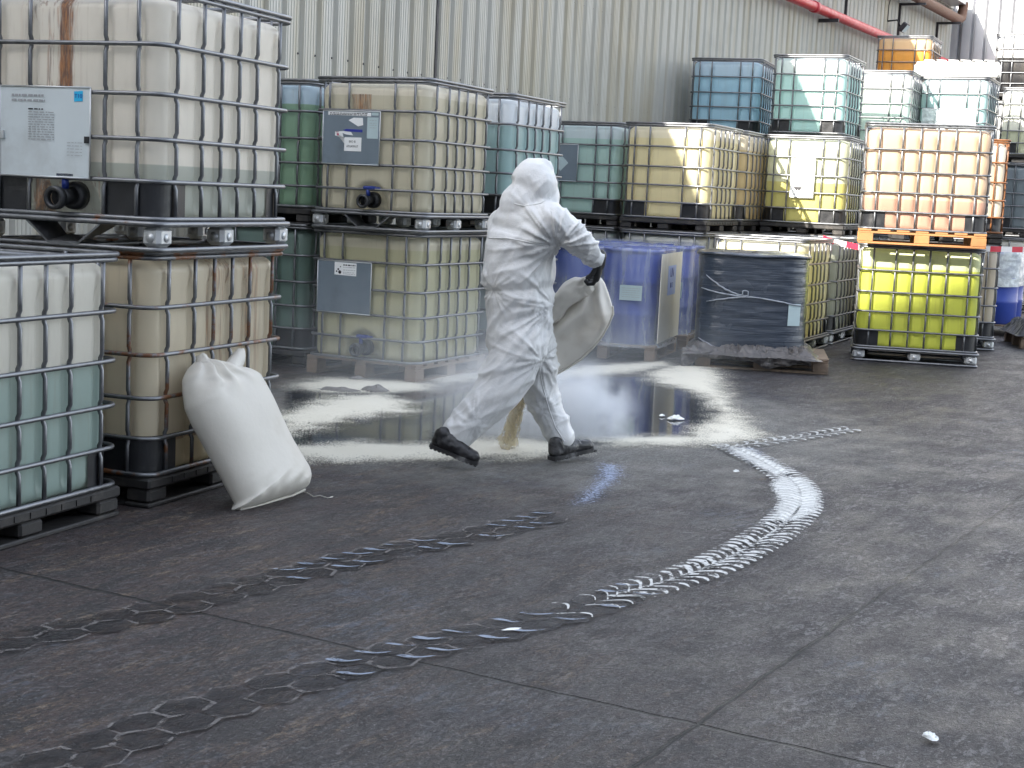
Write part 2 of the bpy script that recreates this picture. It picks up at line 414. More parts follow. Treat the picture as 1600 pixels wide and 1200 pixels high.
def facemat(y, z, x=-.0135): return Matrix.Translation((x, y, z)) @ FACE
def sticker(parent, y0, y1, z0, z1, mat, name='sticker', x=-.0135, skew=0):
    b = MB(); b.poly([(x, y1, z0+skew), (x, y0, z0), (x, y0, z1), (x, y1, z1+skew)], (-.0008, 0, 0))
    me = b.mesh(name, M[mat]); recalc(me); return link(name, me, parent)
def inklines(parent, y0, y1, zs, mat='fadedink', th=.004, x=-.0148, seed=1, name='printed_text'):
    rn = random.Random(seed); b = MB()
    for z in zs:
        y = y1
        while y > y0:
            w = rn.uniform(.008, .03); b.box(x-.0004, x, max(y0, y-w), y, z, z+th); y -= w+rn.uniform(.004, .008)
    return link(name, b.mesh(name, M[mat]), parent)
WHT = (.74, .73, .68)
# --- nearest stacks, left
ibc('caged tank half full of grey-green liquid, nearest the camera at the left edge', -2.131, 5.561, 1.21, 0, (.35, .46, .42), (.76, .73, .64), .70, 'plastic')
B1 = ibc('amber stained caged tank on the ground, right behind the leaning white sack', -1.618, 6.834, 1.204, 0, (.62, .53, .34), (.73, .65, .49), .30, 'plastic', 'dripped', rust=.45)
U1, pl = ibc('white caged tank with silver plate and orange rust streak, atop the amber stained tank', -1.585, 6.80, 1.225, 1, (.47, .50, .44), (.85, .80, .70), .39, 'steel', 'streaked', rust=.12, plate=(.36, .845, .315, .715, 'plate_white'), valve=True)
sticker(pl, .40, .445, .655, .70, 'cyan', 'blue_sticker', skew=-.003)
text('sticker_text', 'T10', .026, M['inkblue'], pl, facemat(.4225, .676, -.0150))
inklines(pl, .60, .78, (.670, .648), th=.010, seed=4)
inklines(pl, .55, .69, [.60-.011*k for k in range(12)], th=.0035, seed=5)
inklines(pl, .61, .69, (.612,), 'ink', .006, seed=6)
inklines(pl, .40, .48, [.47-.014*k for k in range(5)], th=.002, seed=9)
b = MB(); b.box(-.022, -.012, .362, .385, .47, .50); link('latch', b.mesh('latch', M['black']), pl)
b = MB(); b.box(-.022, -.012, .82, .843, .48, .515); link('latch', b.mesh('latch', M['sheet']), pl)
# --- second stacks and the green pair beside them
ML, pl = ibc('lower beige caged tank with blank grey plate on wooden pallet, left of the worker', -.749, 11.793, 1.13, 0, (.60, .58, .38), (.69, .65, .51), 1.02, 'wood', guards=False, plate=(.42, .91, .50, .905, 'plate_grey'), valve=True)
sticker(pl, .555, .755, .795, .895, 'paper', 'paper_label', skew=.003)
inklines(pl, .565, .675, (.872,), 'ink', .010, seed=3)
inklines(pl, .565, .675, (.858, .836, .818, .806), 'fadedink', .004, seed=8)
b = MB()
for y, z, q in ((.735, .825, .007), (.72, .842, .008), (.705, .82, .014), (.70, .862, .005)): b.cyl((-.0148, y, z), q, .0006, 12, Vector((-1, 0, 0)))
link('printed_symbols', b.mesh('printed_symbols', M['ink']), pl)
MUP, pl = ibc('upper beige caged tank with torn blue and white label on its grey plate', -.715, 11.70, 1.165, 1, (.63, .59, .45), (.79, .74, .61), 1.03, 'steel', 'marked', guards=False, plate=(.41, .91, .50, .905, 'plate_grey'), valve=True)
sticker(pl, .49, .865, .868, .895, 'paper', 'strip_label', skew=.004)
inklines(pl, .52, .85, (.884, .873), 'ink', .006, x=-.0150, seed=12)
sticker(pl, .425, .485, .875, .897, 'palepaper', 'pale_label'); sticker(pl, .425, .52, .70, .86, 'palepaper', 'pale_label', x=-.0128)
inklines(pl, .44, .50, (.835, .815, .80, .78), 'fadedink', .003, seed=14)
b = MB(); b.poly([(-.0136, .555, .80), (-.0136, .60, .790), (-.0136, .685, .835), (-.0136, .64, .855), (-.0136, .56, .855)], (-.001, 0, 0)); me = b.mesh('torn_label', M['paper']); recalc(me); link('torn_label', me, pl)
b = MB(); b.poly([(-.0136, .56, .745), (-.0136, .56, .765), (-.0136, .70, .768), (-.0136, .735, .758), (-.0136, .70, .750)], (-.001, 0, 0)); me = b.mesh('torn_blue_strip', M['inkblue']); recalc(me); link('torn_blue_strip', me, pl)
b = MB(); b.poly([(-.0136, .64, .72), (-.0136, .66, .745), (-.0136, .735, .752), (-.0136, .74, .738), (-.0136, .70, .725)], (-.001, 0, 0)); me = b.mesh('torn_label', M['paper']); recalc(me); link('torn_label', me, pl)
b = MB(); b.poly([(-.0130, .72, .70), (-.0130, .80, .715), (-.0130, .80, .745), (-.0130, .74, .75), (-.0130, .70, .64)], (-.001, 0, 0)); me = b.mesh('hazard_label', M['paper']); recalc(me); link('hazard_label', me, pl)
b = MB(); b.cyl((-.0145, .775, .725), .011, .0006, 14, Vector((-1, 0, 0))); b.box(-.0150, -.0145, .765, .79, .74, .745); link('printed_symbols', b.mesh('printed_symbols', M['pinkink']), pl)
cardp = sticker(pl, .565, .715, .60, .705, 'paper', 'white_card', x=-.0150)
text('card_text', 'BIO B', .024, M['ink'], cardp, facemat(.645, .672, -.0166)); text('card_text', 'ATUAMAUT', .024, M['ink'], cardp, facemat(.643, .636, -.0166), .8)
ibc('upper green caged tank with pale blue top, between the two left stacks', -1.70, 12.48, 1.18, 1, (.29, .46, .30), (.60, .74, .84), .97, 'plastic', guards=False)
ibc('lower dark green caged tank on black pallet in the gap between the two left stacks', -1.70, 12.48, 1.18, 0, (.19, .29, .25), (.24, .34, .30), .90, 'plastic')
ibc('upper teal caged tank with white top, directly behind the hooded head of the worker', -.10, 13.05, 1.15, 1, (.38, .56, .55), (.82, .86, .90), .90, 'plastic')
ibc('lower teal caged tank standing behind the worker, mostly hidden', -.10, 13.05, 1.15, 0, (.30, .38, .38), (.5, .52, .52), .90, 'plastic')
# --- row along the wall, middle
RR, pl = ibc('blue-green caged tank with grey plate and diamond label, right of the worker\'s hood', 1.083, 17.19, 1.18, 1, (.50, .70, .63), (.70, .80, .81), .98, 'plastic', plate=(.50, .93, .50, .905, 'plate_grey'))
b = MB(); b.poly([(-.0136, .70+.09*a, .70+.09*c) for a, c in ((0, 1), (1, 0), (0, -1), (-1, 0))], (-.001, 0, 0)); me = b.mesh('diamond_label', M['palepaper']); recalc(me); link('diamond_label', me, pl)
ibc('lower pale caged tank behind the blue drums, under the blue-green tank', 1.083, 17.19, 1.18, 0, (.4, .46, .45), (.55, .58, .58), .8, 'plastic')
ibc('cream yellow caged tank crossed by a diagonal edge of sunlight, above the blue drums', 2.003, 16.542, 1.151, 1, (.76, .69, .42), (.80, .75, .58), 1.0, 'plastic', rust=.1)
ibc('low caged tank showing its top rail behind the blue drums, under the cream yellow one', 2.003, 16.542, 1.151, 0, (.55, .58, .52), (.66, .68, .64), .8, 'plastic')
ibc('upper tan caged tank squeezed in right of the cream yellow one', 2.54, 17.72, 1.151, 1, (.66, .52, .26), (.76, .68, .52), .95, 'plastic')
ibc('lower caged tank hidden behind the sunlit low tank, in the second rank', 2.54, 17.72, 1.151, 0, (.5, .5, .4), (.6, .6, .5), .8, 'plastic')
VV, pl = ibc('yellow caged tank with big white label and small black triangle, under the pale mint tank', 3.781, 18.029, 1.2, 1, (.58, .54, .18), (.68, .70, .52), .62, 'plastic', plate=(.38, .66, .44, .90, 'plate_white'))
sticker(pl, .385, .655, .445, .895, 'paper', 'white_label')
b = MB(); b.poly([(-.0152, .625, .565), (-.0152, .51, .565), (-.0152, .565, .50)], (-.001, 0, 0)); me = b.mesh('black_triangle', M['ink']); recalc(me); link('black_triangle', me, pl)
b = MB(); b.cyl((-.0166, .565, .522), .008, .0006, 12, Vector((-1, 0, 0))); link('white_dot', b.mesh('white_dot', M['paper']), pl)
inklines(pl, .40, .62, (.475,), 'fadedink', .006, x=-.0155, seed=30)
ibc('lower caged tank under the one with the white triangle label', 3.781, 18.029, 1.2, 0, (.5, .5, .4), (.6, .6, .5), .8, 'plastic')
ibc('sunlit low caged tank of yellow liquid right behind the dark wrapped bundle', 2.923, 15.611, 1.142, 0, (.74, .70, .42), (.80, .77, .60), 1.04, 'steel')
ibc('shaded grey-green low caged tank left of the fluorescent yellow one', 3.49, 16.86, 1.142, 0, (.36, .38, .30), (.44, .46, .40), .98, 'steel')
for k, (x, y, yw, t) in enumerate(((3.233, 21.513, 1.24, 'blue'), (4.173, 20.402, 1.153, 'pale mint'))):
    for q, nm in ((0, 'bottom'), (1, 'middle')):
        ibc('%s caged tank of the stack carrying the %s tank' % (nm, t), x, y, yw, q, (.5, .55, .5), (.6, .62, .6), .8, 'plastic')
ibc('sky blue caged tank high against the wall, leftmost of the third layer', 3.233, 21.513, 1.24, 2, (.46, .72, .84), (.60, .75, .84), .93, 'plastic')
ibc('pale mint caged tank on the third layer, right of the sky blue one', 4.173, 20.402, 1.153, 2, (.50, .76, .72), (.72, .80, .78), .90, 'plastic')
for q, nm in ((0, 'bottom'), (1, 'middle')):
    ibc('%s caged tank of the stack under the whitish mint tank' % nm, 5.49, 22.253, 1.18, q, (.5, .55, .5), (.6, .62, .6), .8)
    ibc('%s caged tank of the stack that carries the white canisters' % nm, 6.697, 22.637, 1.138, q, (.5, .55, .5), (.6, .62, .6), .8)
ibc('whitish mint caged tank on the third layer, below and left of the orange tank', 5.49, 22.253, 1.18, 2, (.62, .78, .70), (.80, .82, .78), .8, 'plastic')
W2 = ibc('light aqua caged tank wrapped with a crumpled clear sheet, carrying a row of white canisters', 6.697, 22.637, 1.138, 2, (.45, .66, .64), (.70, .80, .80), .93, 'plastic')
for q, nm in ((0, 'bottom'), (1, 'second'), (2, 'third')):
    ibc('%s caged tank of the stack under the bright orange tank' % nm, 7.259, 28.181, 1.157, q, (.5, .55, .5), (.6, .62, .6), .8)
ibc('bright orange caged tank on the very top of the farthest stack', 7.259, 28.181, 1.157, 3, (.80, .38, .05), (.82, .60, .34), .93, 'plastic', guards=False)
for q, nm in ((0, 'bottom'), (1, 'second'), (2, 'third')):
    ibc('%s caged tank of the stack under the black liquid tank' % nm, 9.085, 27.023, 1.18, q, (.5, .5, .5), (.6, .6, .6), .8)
ibc('caged tank of black liquid with white top, high at the upper right edge', 9.085, 27.023, 1.18, 3, (.006, .006, .008), (.80, .78, .76), .76, 'plastic', guards=False)
ibc('pale olive caged tank on the third layer below the black liquid tank', 8.35, 24.0, 1.18, 2, (.52, .55, .40), (.72, .73, .66), .50, 'plastic')
ibc('dim blue-grey caged tank on the second layer at the right edge', 8.35, 24.0, 1.18, 1, (.22, .27, .30), (.30, .36, .40), .9, 'plastic')
ibc('white caged tank on the ground at the right edge behind the blue drums', 8.35, 24.0, 1.18, 0, (.66, .66, .62), (.74, .74, .70), .4, 'steel')
# --- right front stack
ibc('caged tank of fluorescent yellow liquid, under the peach coloured tank on the orange pallet', 3.38, 15.276, -.203, 0, (.62, .67, .10), (.72, .76, .46), .94, 'steel', guards=True)
ibc('lower beige caged tank right behind the fluorescent yellow one', 4.15, 17.25, -.2, 0, (.60, .54, .42), (.68, .62, .52), .9, 'steel')
ibc('upper beige caged tank with rusty cage right behind the peach coloured one', 4.15, 17.25, -.2, 1, (.62, .55, .44), (.74, .68, .58), .9, 'plastic', rust=1.)
ibc('peach coloured caged tank with rosy liquid at its bottom, on an orange wooden pallet', 3.30, 15.03, -.205, 0, (.50, .30, .22), (.60, .45, .31), .44, 'newwood', pillow=1, z=HH+.013)
# crumpled clear sheet tied on the aqua tank
def crumple(name, u0, u1, v0, v1, mat, amp=.012, parent=None, nx=40, ny=30, f=9, x=-.03):
    m = MB(); vs = []
    for j in range(ny+1):
        for i in range(nx+1):
            y = u0+(u1-u0)*i/nx; z = v0+(v1-v0)*j/ny
            d = noise.noise(Vector((y*f, z*f, 1.3)))+.5*noise.noise(Vector((y*f*2.3, z*f*2.3, 4.3)))
            vs.append((x-amp*abs(d)*2, y+.01*noise.noise(Vector((z*7, 2, y*3))), z+.01*noise.noise(Vector((y*7, 5, z)))))
    m.add(vs, [(j*(nx+1)+i, j*(nx+1)+i+1, (j+1)*(nx+1)+i+1, (j+1)*(nx+1)+i) for j in range(ny) for i in range(nx)], True)
    return link(name, m.mesh(name, mat), parent)
def film(name, col, alpha, rough=.18, stretch=None, bump=.5):
    t = NT(name); c = t.co(); n = t.noise(t.map(c, stretch or (3, 3, 3)), 5, 6, .6)
    p = t.bsdf(t.mix(n, tuple(x*.8 for x in col), tuple(min(1, x*1.25) for x in col)), rough, 0, t.bump(n, bump, .02), out=False)
    tr = t.n('BsdfTransparent'); mx = t.n('MixShader')
    t.l(t.ramp(n, .35, .68, max(0, alpha-.12), min(1, alpha+.12)), mx.inputs[0]); t.l(tr.outputs[0], mx.inputs[1]); t.l(p, mx.inputs[2]); t.l(mx.outputs[0], t.out.inputs[0])
    return t.m
M['clearfilm'] = film('clear_film', (.60, .66, .74), .26, .16, (2.2, 2.2, .25), .35)
M['sheetfilm'] = film('milky_film', (.72, .78, .76), .72, .25)
sh = crumple('plastic_sheet', .14, .92, .22, .70, M['sheetfilm'])
sh.location = (6.697, 22.637, 2*HH); sh.rotation_euler = (0, 0, 1.138); tag(sh, 'crumpled milky plastic sheet hung on the front of the light aqua tank', 'plastic sheet')
# row of white canisters
def canister():
    m = MB(); m.box(-.08, .08, -.19, .19, 0, .19, bev=.03); m.box(-.06, .06, -.16, .16, .18, .215, bev=.02)
    h = MB(); h.tube([(0, -.09, .20), (0, -.08, .235), (0, .05, .24), (0, .07, .20)], .012, 8)
    c = MB(); c.lathe([(0, .03), (.026, .03), (.028, .0)], 16, (0, -.135, .212))
    return m.mesh('canister', M['canwhite']), h.mesh('handle', M['canwhite']), c.mesh('cap', M['black'])
M['canwhite'] = simple('white_canister_plastic', (.78, .76, .72), .4, 0, .05, 6)
CAN = canister(); cx = Vector((cos(1.138), sin(1.138), 0)); cy = Vector((-sin(1.138), cos(1.138), 0))
nth = ['first', 'second', 'third', 'fourth', 'fifth', 'sixth']
for k in range(6):
    p = Vector((6.697, 22.637, 3*HH+.012))+cx*.22+cy*(.07+.172*k)
    r = empty('canister', p, 1.138-pi/2+pi/2, label='white plastic canister, %s from the right in the row on the aqua tank' % nth[k], cat='canister', group='white canisters in a row')
    b = link('body', CAN[0], r); link('handle', CAN[1], b); link('cap', CAN[2], r)
    b.rotation_euler = (0, 0, 0)
# ---------------------------------------------------------------- warehouse with the long corrugated wall
D = 8.6; P0 = Vector((0, 0, 0))-NW*D      # foot of the perpendicular from the camera
def wp_(s, n=0., z=0.): return P0+WW*s+NW*n+Vector((0, 0, z))
SC = 37.07                                   # where the two walls meet
def clad_profile(s0, s1, pitch, rib, depth, micro=0):
    pts = []; s = s0
    while s < s1:
        pts.append((s, 0)); 
        if micro:
            w = pitch-rib-.05
            for k in range(micro):
                a = s+w*(k+.5)/micro; pts += [(a-.006, 0), (a, micro*.0016), (a+.006, 0)]
        pts += [(s+pitch-rib-.05, 0), (s+pitch-rib-.025, -depth), (s+pitch-.025, -depth)]
        s += pitch
    return pts
def wall_mesh(name, prof, place, z0, z1, mat):
    vs = []; n = len(prof)
    for z in (z0, z1):
        for s, d in prof: vs.append(place(s, d, z))
    m = MB(); m.add(vs, [(i, i+1, n+i+1, n+i) for i in range(n-1)]); me = m.mesh(name, mat); return me
def clad_mat(name, base, stain, amt):
    t = NT(name); c = t.co(); z = t.sep(c)[2]
    n = t.noise(t.map(c, (2.2, 2.2, .10)), 2.2, 6, .62); n2 = t.noise(c, .9, 5); n3 = t.noise(t.map(c, (9, 9, .25)), 2, 5)
    col = t.mix(t.math('MULTIPLY', t.ramp(n, .42, .66), amt), base, stain)
    col = t.mix(t.math('MULTIPLY', t.ramp(n2, .5, .75), .3), col, tuple(x*.6 for x in base))
    col = t.mix(t.math('MULTIPLY', t.ramp(n3, .6, .8), .35*amt), col, (.22, .15, .07))
    t.bsdf(col, .42, .18, t.bump(t.noise(c, 3, 3), .08, .01)); return t.m
M['clad'] = clad_mat('pale_cladding', (.46, .455, .415), (.36, .31, .20), .6)
M['cladwhite'] = clad_mat('white_cladding', (.42, .43, .45), (.5, .5, .48), .3)
M['dark'] = simple('dark_metal', (.03, .03, .035), .6)
wh = empty('warehouse', wp_(10), 0, label='long warehouse with pale corrugated metal cladding behind the stacked tanks', cat='building')
inv = Matrix.Translation(-wp_(10))
def wpart(name, m_or_me, mat=None, parent=wh):
    me = m_or_me.mesh(name, mat) if isinstance(m_or_me, MB) else m_or_me
    me.transform(inv); return link(name, me, parent)
HE = 6.35
wpart('wall', wall_mesh('wall', clad_profile(-14, SC, .268, .05, .038, 4), lambda s, d, z: wp_(s, d, z), .0, HE, M['clad']))
m = MB(); a = [wp_(-14, -.04, HE), wp_(SC, -.04, HE), wp_(SC, -9, HE+1.2), wp_(-14, -9, HE+1.2)]
m.add(a, [(0, 1, 2, 3)]); m.add([wp_(-14, .02, HE-.12), wp_(SC, .02, HE-.12), wp_(SC, .02, HE+.03), wp_(-14, .02, HE+.03), wp_(SC, -.1, HE+.03), wp_(-14, -.1, HE+.03)], [(0, 1, 2, 3), (3, 2, 4, 5)])
wpart('roof', m, M['clad'])
m = MB(); m.add([wp_(-14, -.06, 0), wp_(-14, -9, 0), wp_(-14, -9, HE+1.2), wp_(-14, -.06, HE), wp_(SC, -9, 0), wp_(SC, -9, HE+1.2)], [(0, 1, 2, 3), (1, 4, 5, 2)]); wpart('rear_wall', m, M['clad'])
m = MB()
for z in (1.5, 2.68, 3.85, 5.0, 6.1):
    s = -14+.268*40-.025-.025
    for k in range(40, 190):
        p = wp_(-14+.268*k-.05, -.036, z+.008*sin(k*7)); m.cyl(p, .011, .012, 6, NW)
sc = wpart('wall_screws', m, M['dark']); sc['kind'] = 'stuff'
m = MB()
for s in (14.05,):
    A = Matrix((NW, WW, Vector((0, 0, 1)))).transposed().to_4x4(); A.translation = wp_(s, .0, 0)
    m.box(.001, .012, -.02, .02, 0, HE-.15, A)
wpart('panel_joint', m, M['dark'])
# second building: sunlit white cladding closing the yard at the far end
wb = empty('white_warehouse', wp_(SC), 0, label='sunlit white metal-clad building at the far right end of the yard', cat='building')
inv2 = Matrix.Translation(-wp_(SC))
me = wall_mesh('wall', clad_profile(-.05, 26, .30, .055, .14, 0), lambda s, d, z: wp_(SC+.02-d, s, z), 0, 11.5, M['cladwhite']); me.transform(inv2); link('wall', me, wb)
m = MB(); m.add([wp_(SC+.05, -9, HE+.2), wp_(SC+.05, -.05, HE+.2), wp_(SC+.05, -.05, 11.5), wp_(SC+.05, -9, 11.5), wp_(SC+12, -9, 12.3), wp_(SC+12, 26, 12.3), wp_(SC+.05, 26, 11.5), wp_(SC+12, 26, 0), wp_(SC+.05, 26, 0)], [(0, 1, 2, 3), (3, 6, 5, 4), (6, 8, 7, 5)]); me = m.mesh('roof', M['cladwhite']); me.transform(inv2); link('roof', me, wb)
# tall building behind the photographer: its roof edge keeps the near yard in shade
eb = (Vector((1, .15, 0))).normalized(); nb = Vector((eb.y, -eb.x, 0))
T = 20.5; pe = Vector((3.9, 15.2, .72))-SUNL*(T/(-SUNL.z)); 
m = MB(); q = [pe-eb*48, pe+eb*52]; q += [q[1]+nb*14, q[0]+nb*14]
vs = [(p.x, p.y, 0) for p in q]+[(p.x, p.y, pe.z) for p in q]; m.add(vs, [(3, 2, 1, 0), (4, 5, 6, 7), (0, 1, 5, 4), (1, 2, 6, 5), (2, 3, 7, 6), (3, 0, 4, 7)])
u_ = [p_ for p_ in q]; aa = q[0]; bb_ = pe+eb*((-23.7-pe.x)/eb.x); vv = [aa, bb_, bb_+nb*.3, aa+nb*.3]
m.add([(p.x, p.y, pe.z+.01) for p in vv]+[(p.x, p.y, pe.z+.9) for p in vv], [(4, 5, 6, 7), (0, 1, 5, 4), (1, 2, 6, 5), (2, 3, 7, 6), (3, 0, 4, 7)])  # unseen roof step, added only to keep sun off the upper teal tank
bb = link('tall_building', m.mesh('tall_building', M['cladwhite'])); tag(bb, 'tall light metal building behind the viewpoint that shades the near yard', 'building')
# red pipe, along both walls
m = MB(); zp = 4.9
path = [wp_(8, .20, zp-.02)]+[wp_(s, .20, zp) for s in (20, 30, SC-.5)]+[wp_(SC-.28, .24, zp), wp_(SC-.2, .4, zp), wp_(SC-.2, 3, zp), wp_(SC-.2, 20, zp)]
m.tube(path, .085, 14)
for s in (14, 20, 26, 32.6): m.tube([wp_(s, .20, zp), wp_(s+.18, .20, zp)], .10, 14)
rp = empty('red_pipe', wp_(20, .2, zp), 0, label='long red pipe running along the corrugated wall', cat='pipe')
me = m.mesh('pipe', M['redpaint']); me.transform(Matrix.Translation(-wp_(20, .2, zp))); link('pipe', me, rp)
for s in (17, 22, 27, 32.2, 36):
    m = MB(); A = Matrix((NW, WW, Vector((0, 0, 1)))).transposed().to_4x4(); A.translation = wp_(s, 0, zp)
    m.box(.0, .36, -.03, .03, -.15, -.09, A); me = m.mesh('bracket', M['dark']); me.transform(Matrix.Translation(-wp_(20, .2, zp))); link('bracket', me, rp)
# rain gutter pipe with elbow and brackets near the corner
zg = 5.88; org = wp_(30, .35, zg); mt = Matrix.Translation(-org)
gp = empty('rain_pipe', org, 0, label='brown rusty rain pipe under the eaves at the far corner, bent upwards at its end', cat='pipe')
m = MB(); e = 36.2
m.tube([wp_(14, .35, zg-.02), wp_(30, .35, zg), wp_(e, .35, zg), wp_(e+.25, .35, zg+.08), wp_(e+.35, .35, zg+.3), wp_(e+.37, .35, HE-.05)], .11, 12)
me = m.mesh('pipe', M['rustmetal']); me.transform(mt); link('pipe', me, gp)
m = MB(); A = Matrix((NW, WW, Vector((0, 0, 1)))).transposed().to_4x4(); A.translation = wp_(0, 0, 0)
m.box(.02, .42, 10, SC-.3, HE-.10, HE+.06, A); me = m.mesh('gutter', M['sheet']); me.transform(mt); link('gutter', me, gp)
for s in (24.5, 28.5, 32.3, 35.6):
    m = MB(); A.translation = wp_(s, 0, zg)
    m.box(.0, .55, -.025, .025, -.17, -.12, A); m.box(.0, .05, -.025, .025, -.95, -.12, A); me = m.mesh('bracket', M['dark']); me.transform(mt); link('bracket', me, gp)
# flood lamp
p = wp_(31.5, 0, 5.3); fl = empty('flood_lamp', p, 0, label='small black flood lamp on the corrugated wall above the red pipe', cat='lamp')
A = Matrix((NW, WW, Vector((0, 0, 1)))).transposed().to_4x4()
m = MB(); m.tube([A@Vector((0, 0, 0)), A@Vector((.2, 0, .02)), A@Vector((.26, .02, -.1))], .018, 6); m.tube([A@Vector((0, 0, 0)), A@Vector((.02, -.06, .3)), A@Vector((.03, .02, .5))], .01, 6); link('arm', m.mesh('arm', M['dark']), fl)
m = MB(); m.box(-.05, .05, -.13, .13, -.1, .1, A@Matrix.Translation((.33, .05, -.12))@Matrix.Rotation(.7, 4, 'Y'), bev=.02); hd = link('lamp_head', m.mesh('lamp_head', M['dark']), fl)
m = MB(); m.box(.0515, .056, -.11, .11, -.08, .08, A@Matrix.Translation((.33, .05, -.12))@Matrix.Rotation(.7, 4, 'Y')); link('lens', m.mesh('lens', M['palepaper']), hd)
# ---------------------------------------------------------------- drums on pallets under film
M['drumblue'] = simple('blue_drum_plastic', (.030, .065, .34), .38, 0, .25, 5)
M['drumdark'] = simple('dark_drum_plastic', (.020, .026, .04), .4, 0, .3, 5)
M['cream'] = simple('cream_board', (.62, .60, .53), .6, 0, .08, 6, dirt=(.35, .30, .22, .4))
def drum_meshes():
    m = MB(); R = .285; pr = [(0, 0), (R-.02, 0), (R, .015)]
    for z in (.28, .58): pr += [(R, z-.02), (R+.009, z), (R, z+.02)]
    pr += [(R, .83), (R-.012, .85), (R+.004, .862), (R+.004, .885), (R-.018, .888), (R-.02, .868), (0, .868)]
    m.lathe(pr, 40)
    c = MB()
    for x in (-.18, .18): c.lathe([(0, .03), (.03, .03), (.034, 0)], 14, (x, 0, .868))
    return m, c
dm, dc = drum_meshes(); DR = {}
for k in ('drumblue', 'drumdark'): DR[k] = (dm.mesh('drum_body', M[k]), dc.mesh('drum_cap', M['blue']))
def drum(p, label, k, grp, rz=0):
    r = empty('drum', p, rz, label=label, cat='drum', group=grp)
    b = link('body', DR[k][0], r); link('cap', DR[k][1], b); return r
def hull_wrap(pts, R, z0, z1, name, mat, n=160, wob=.006, top=True, zs=26, flare=.0, fz=9):
    """stretch film pulled round a ring of drums (pts: centres)"""
    prm = []
    for k in range(n):
        th = 2*pi*k/n; d = Vector((cos(th), sin(th)))
        s = max(Vector(q).dot(d) for q in pts)
        prm.append((th, s))
    # support function -> boundary points
    cx_ = sum(q[0] for q in pts)/len(pts); cy_ = sum(q[1] for q in pts)/len(pts); ring = []
    for k in range(n):
        th = 2*pi*k/n; d = Vector((cos(th), sin(th))); lo, hi = 0, 3
        for _ in range(28):
            mid = (lo+hi)/2; x = Vector((cx_, cy_))+d*mid
            ok = all(x.x*cos(t)+x.y*sin(t) <= s+R for t, s in prm)
            lo, hi = (mid, hi) if ok else (lo, mid)
        ring.append((th, lo))
    m = MB(); vs = []
    for j in range(zs+1):
        z = z0+(z1-z0)*j/zs
        for th, r in ring:
            w = wob*noise.noise(Vector((cos(th)*2.5, sin(th)*2.5, z*fz)))+wob*.5*noise.noise(Vector((cos(th)*7, sin(th)*7, z*30)))
            rr = r+w+flare*max(0, 1-(z-z0)/.12)**2
            vs.append((cx_+cos(th)*rr, cy_+sin(th)*rr, z+.008*noise.noise(Vector((th*2, 1, z*3)))))
    fs = [(j*n+k, j*n+(k+1) % n, (j+1)*n+(k+1) % n, (j+1)*n+k) for j in range(zs) for k in range(n)]
    if top:
        for q, s in enumerate((.96, .85, .6, .3, .05)):
            for th, r in ring:
                vs.append((cx_+cos(th)*r*s, cy_+sin(th)*r*s, z1+.012*(q > 0)+.015*noise.noise(Vector((cos(th)*r*s*6, sin(th)*r*s*6, 3)))))
            o = zs+q; fs += [(o*n+k, o*n+(k+1) % n, (o+1)*n+(k+1) % n, (o+1)*n+k) for k in range(n)]
    m.add(vs, fs, True); return m.mesh(name, mat), ring, (cx_, cy_)
PZ = .1435
def drum_pallet(loc, yaw, Lx, tagw, k, grp, nx=2, ny=2):
    p = link('wooden_pallet', PAL['wood'][0], None, (*loc, 0), yaw); tag(p, 'grey wooden pallet under the %s' % tagw, 'pallet')
# D1: local frame: x along yaw (right side, into depth), y to the left
yaw1 = 1.30; l1 = (1.309, 14.196); drum_pallet(l1, yaw1, 1.2, 'front load of blue wrapped drums', 'b', '')
R1 = Matrix.Translation((*l1, 0)) @ Matrix.Rotation(yaw1, 4, 'Z'); cs = [(.30, .30), (.30, .88), (.88, .30), (.88, .88)]
nm = ('front right', 'front left', 'back right', 'back left')
for c, n_ in zip(cs, nm): drum(R1 @ Vector((*c, PZ)), 'blue plastic drum wrapped in clear film, %s one on the front pallet' % n_, 'drumblue', 'blue drums on pallets')
me, _, _ = hull_wrap(cs, .30, PZ-.02, PZ+.90, 'stretch_film', M['clearfilm'], flare=.05, wob=.010)
o = link('stretch_film', me, None, (*l1, 0), yaw1); tag(o, 'clear stretch film around the front load of blue drums', 'stretch film')
b = MB(); b.box(.04, 1.16, -.014, -.008, .17, 1.0, bev=0)
cb = link('cream_board', b.mesh('cream_board', M['cream']), None, (*l1, 0), yaw1); tag(cb, 'cream board with a blue sign on the right side of the front blue drum load', 'board')
SIDE = Matrix(((1, 0, 0, 0), (0, 0, -1, 0), (0, 1, 0, 0), (0, 0, 0, 1)))
b = MB(); b.box(.40, .82, -.0165, -.0150, .60, .88); sg = link('sign', b.mesh('sign', simple('pale_blue_sign', (.35, .45, .75), .6)), cb)
text('sign_text', 'UN', .13, M['inkblue'], sg, Matrix.Translation((.60, -.0175, .81)) @ SIDE)
text('sign_text', 'III / 3', .07, M['inkblue'], sg, Matrix.Translation((.60, -.0175, .69)) @ SIDE)
b = MB(); b.box(-.012, -.010, .15, .36, .56, .70); lb = link('drum_label', b.mesh('drum_label', M['palepaper']), None, (*l1, 0), yaw1); tag(lb, 'pale square label on the film of the front blue drums', 'label')
inklines(lb, .17, .34, (.67, .65, .63, .61, .59), 'fadedink', .004, x=-.0128, seed=22)
yaw2 = 1.30; l2 = (1.75, 15.52); drum_pallet(l2, yaw2, 1.2, 'second load of blue wrapped drums, left of the dark bundle', 'b', '')
R2 = Matrix.Translation((*l2, 0)) @ Matrix.Rotation(yaw2, 4, 'Z')
for c, n_ in zip(cs, nm): drum(R2 @ Vector((*c, PZ)), 'blue plastic drum wrapped in clear film, %s one on the second pallet' % n_, 'drumblue', 'blue drums on pallets')
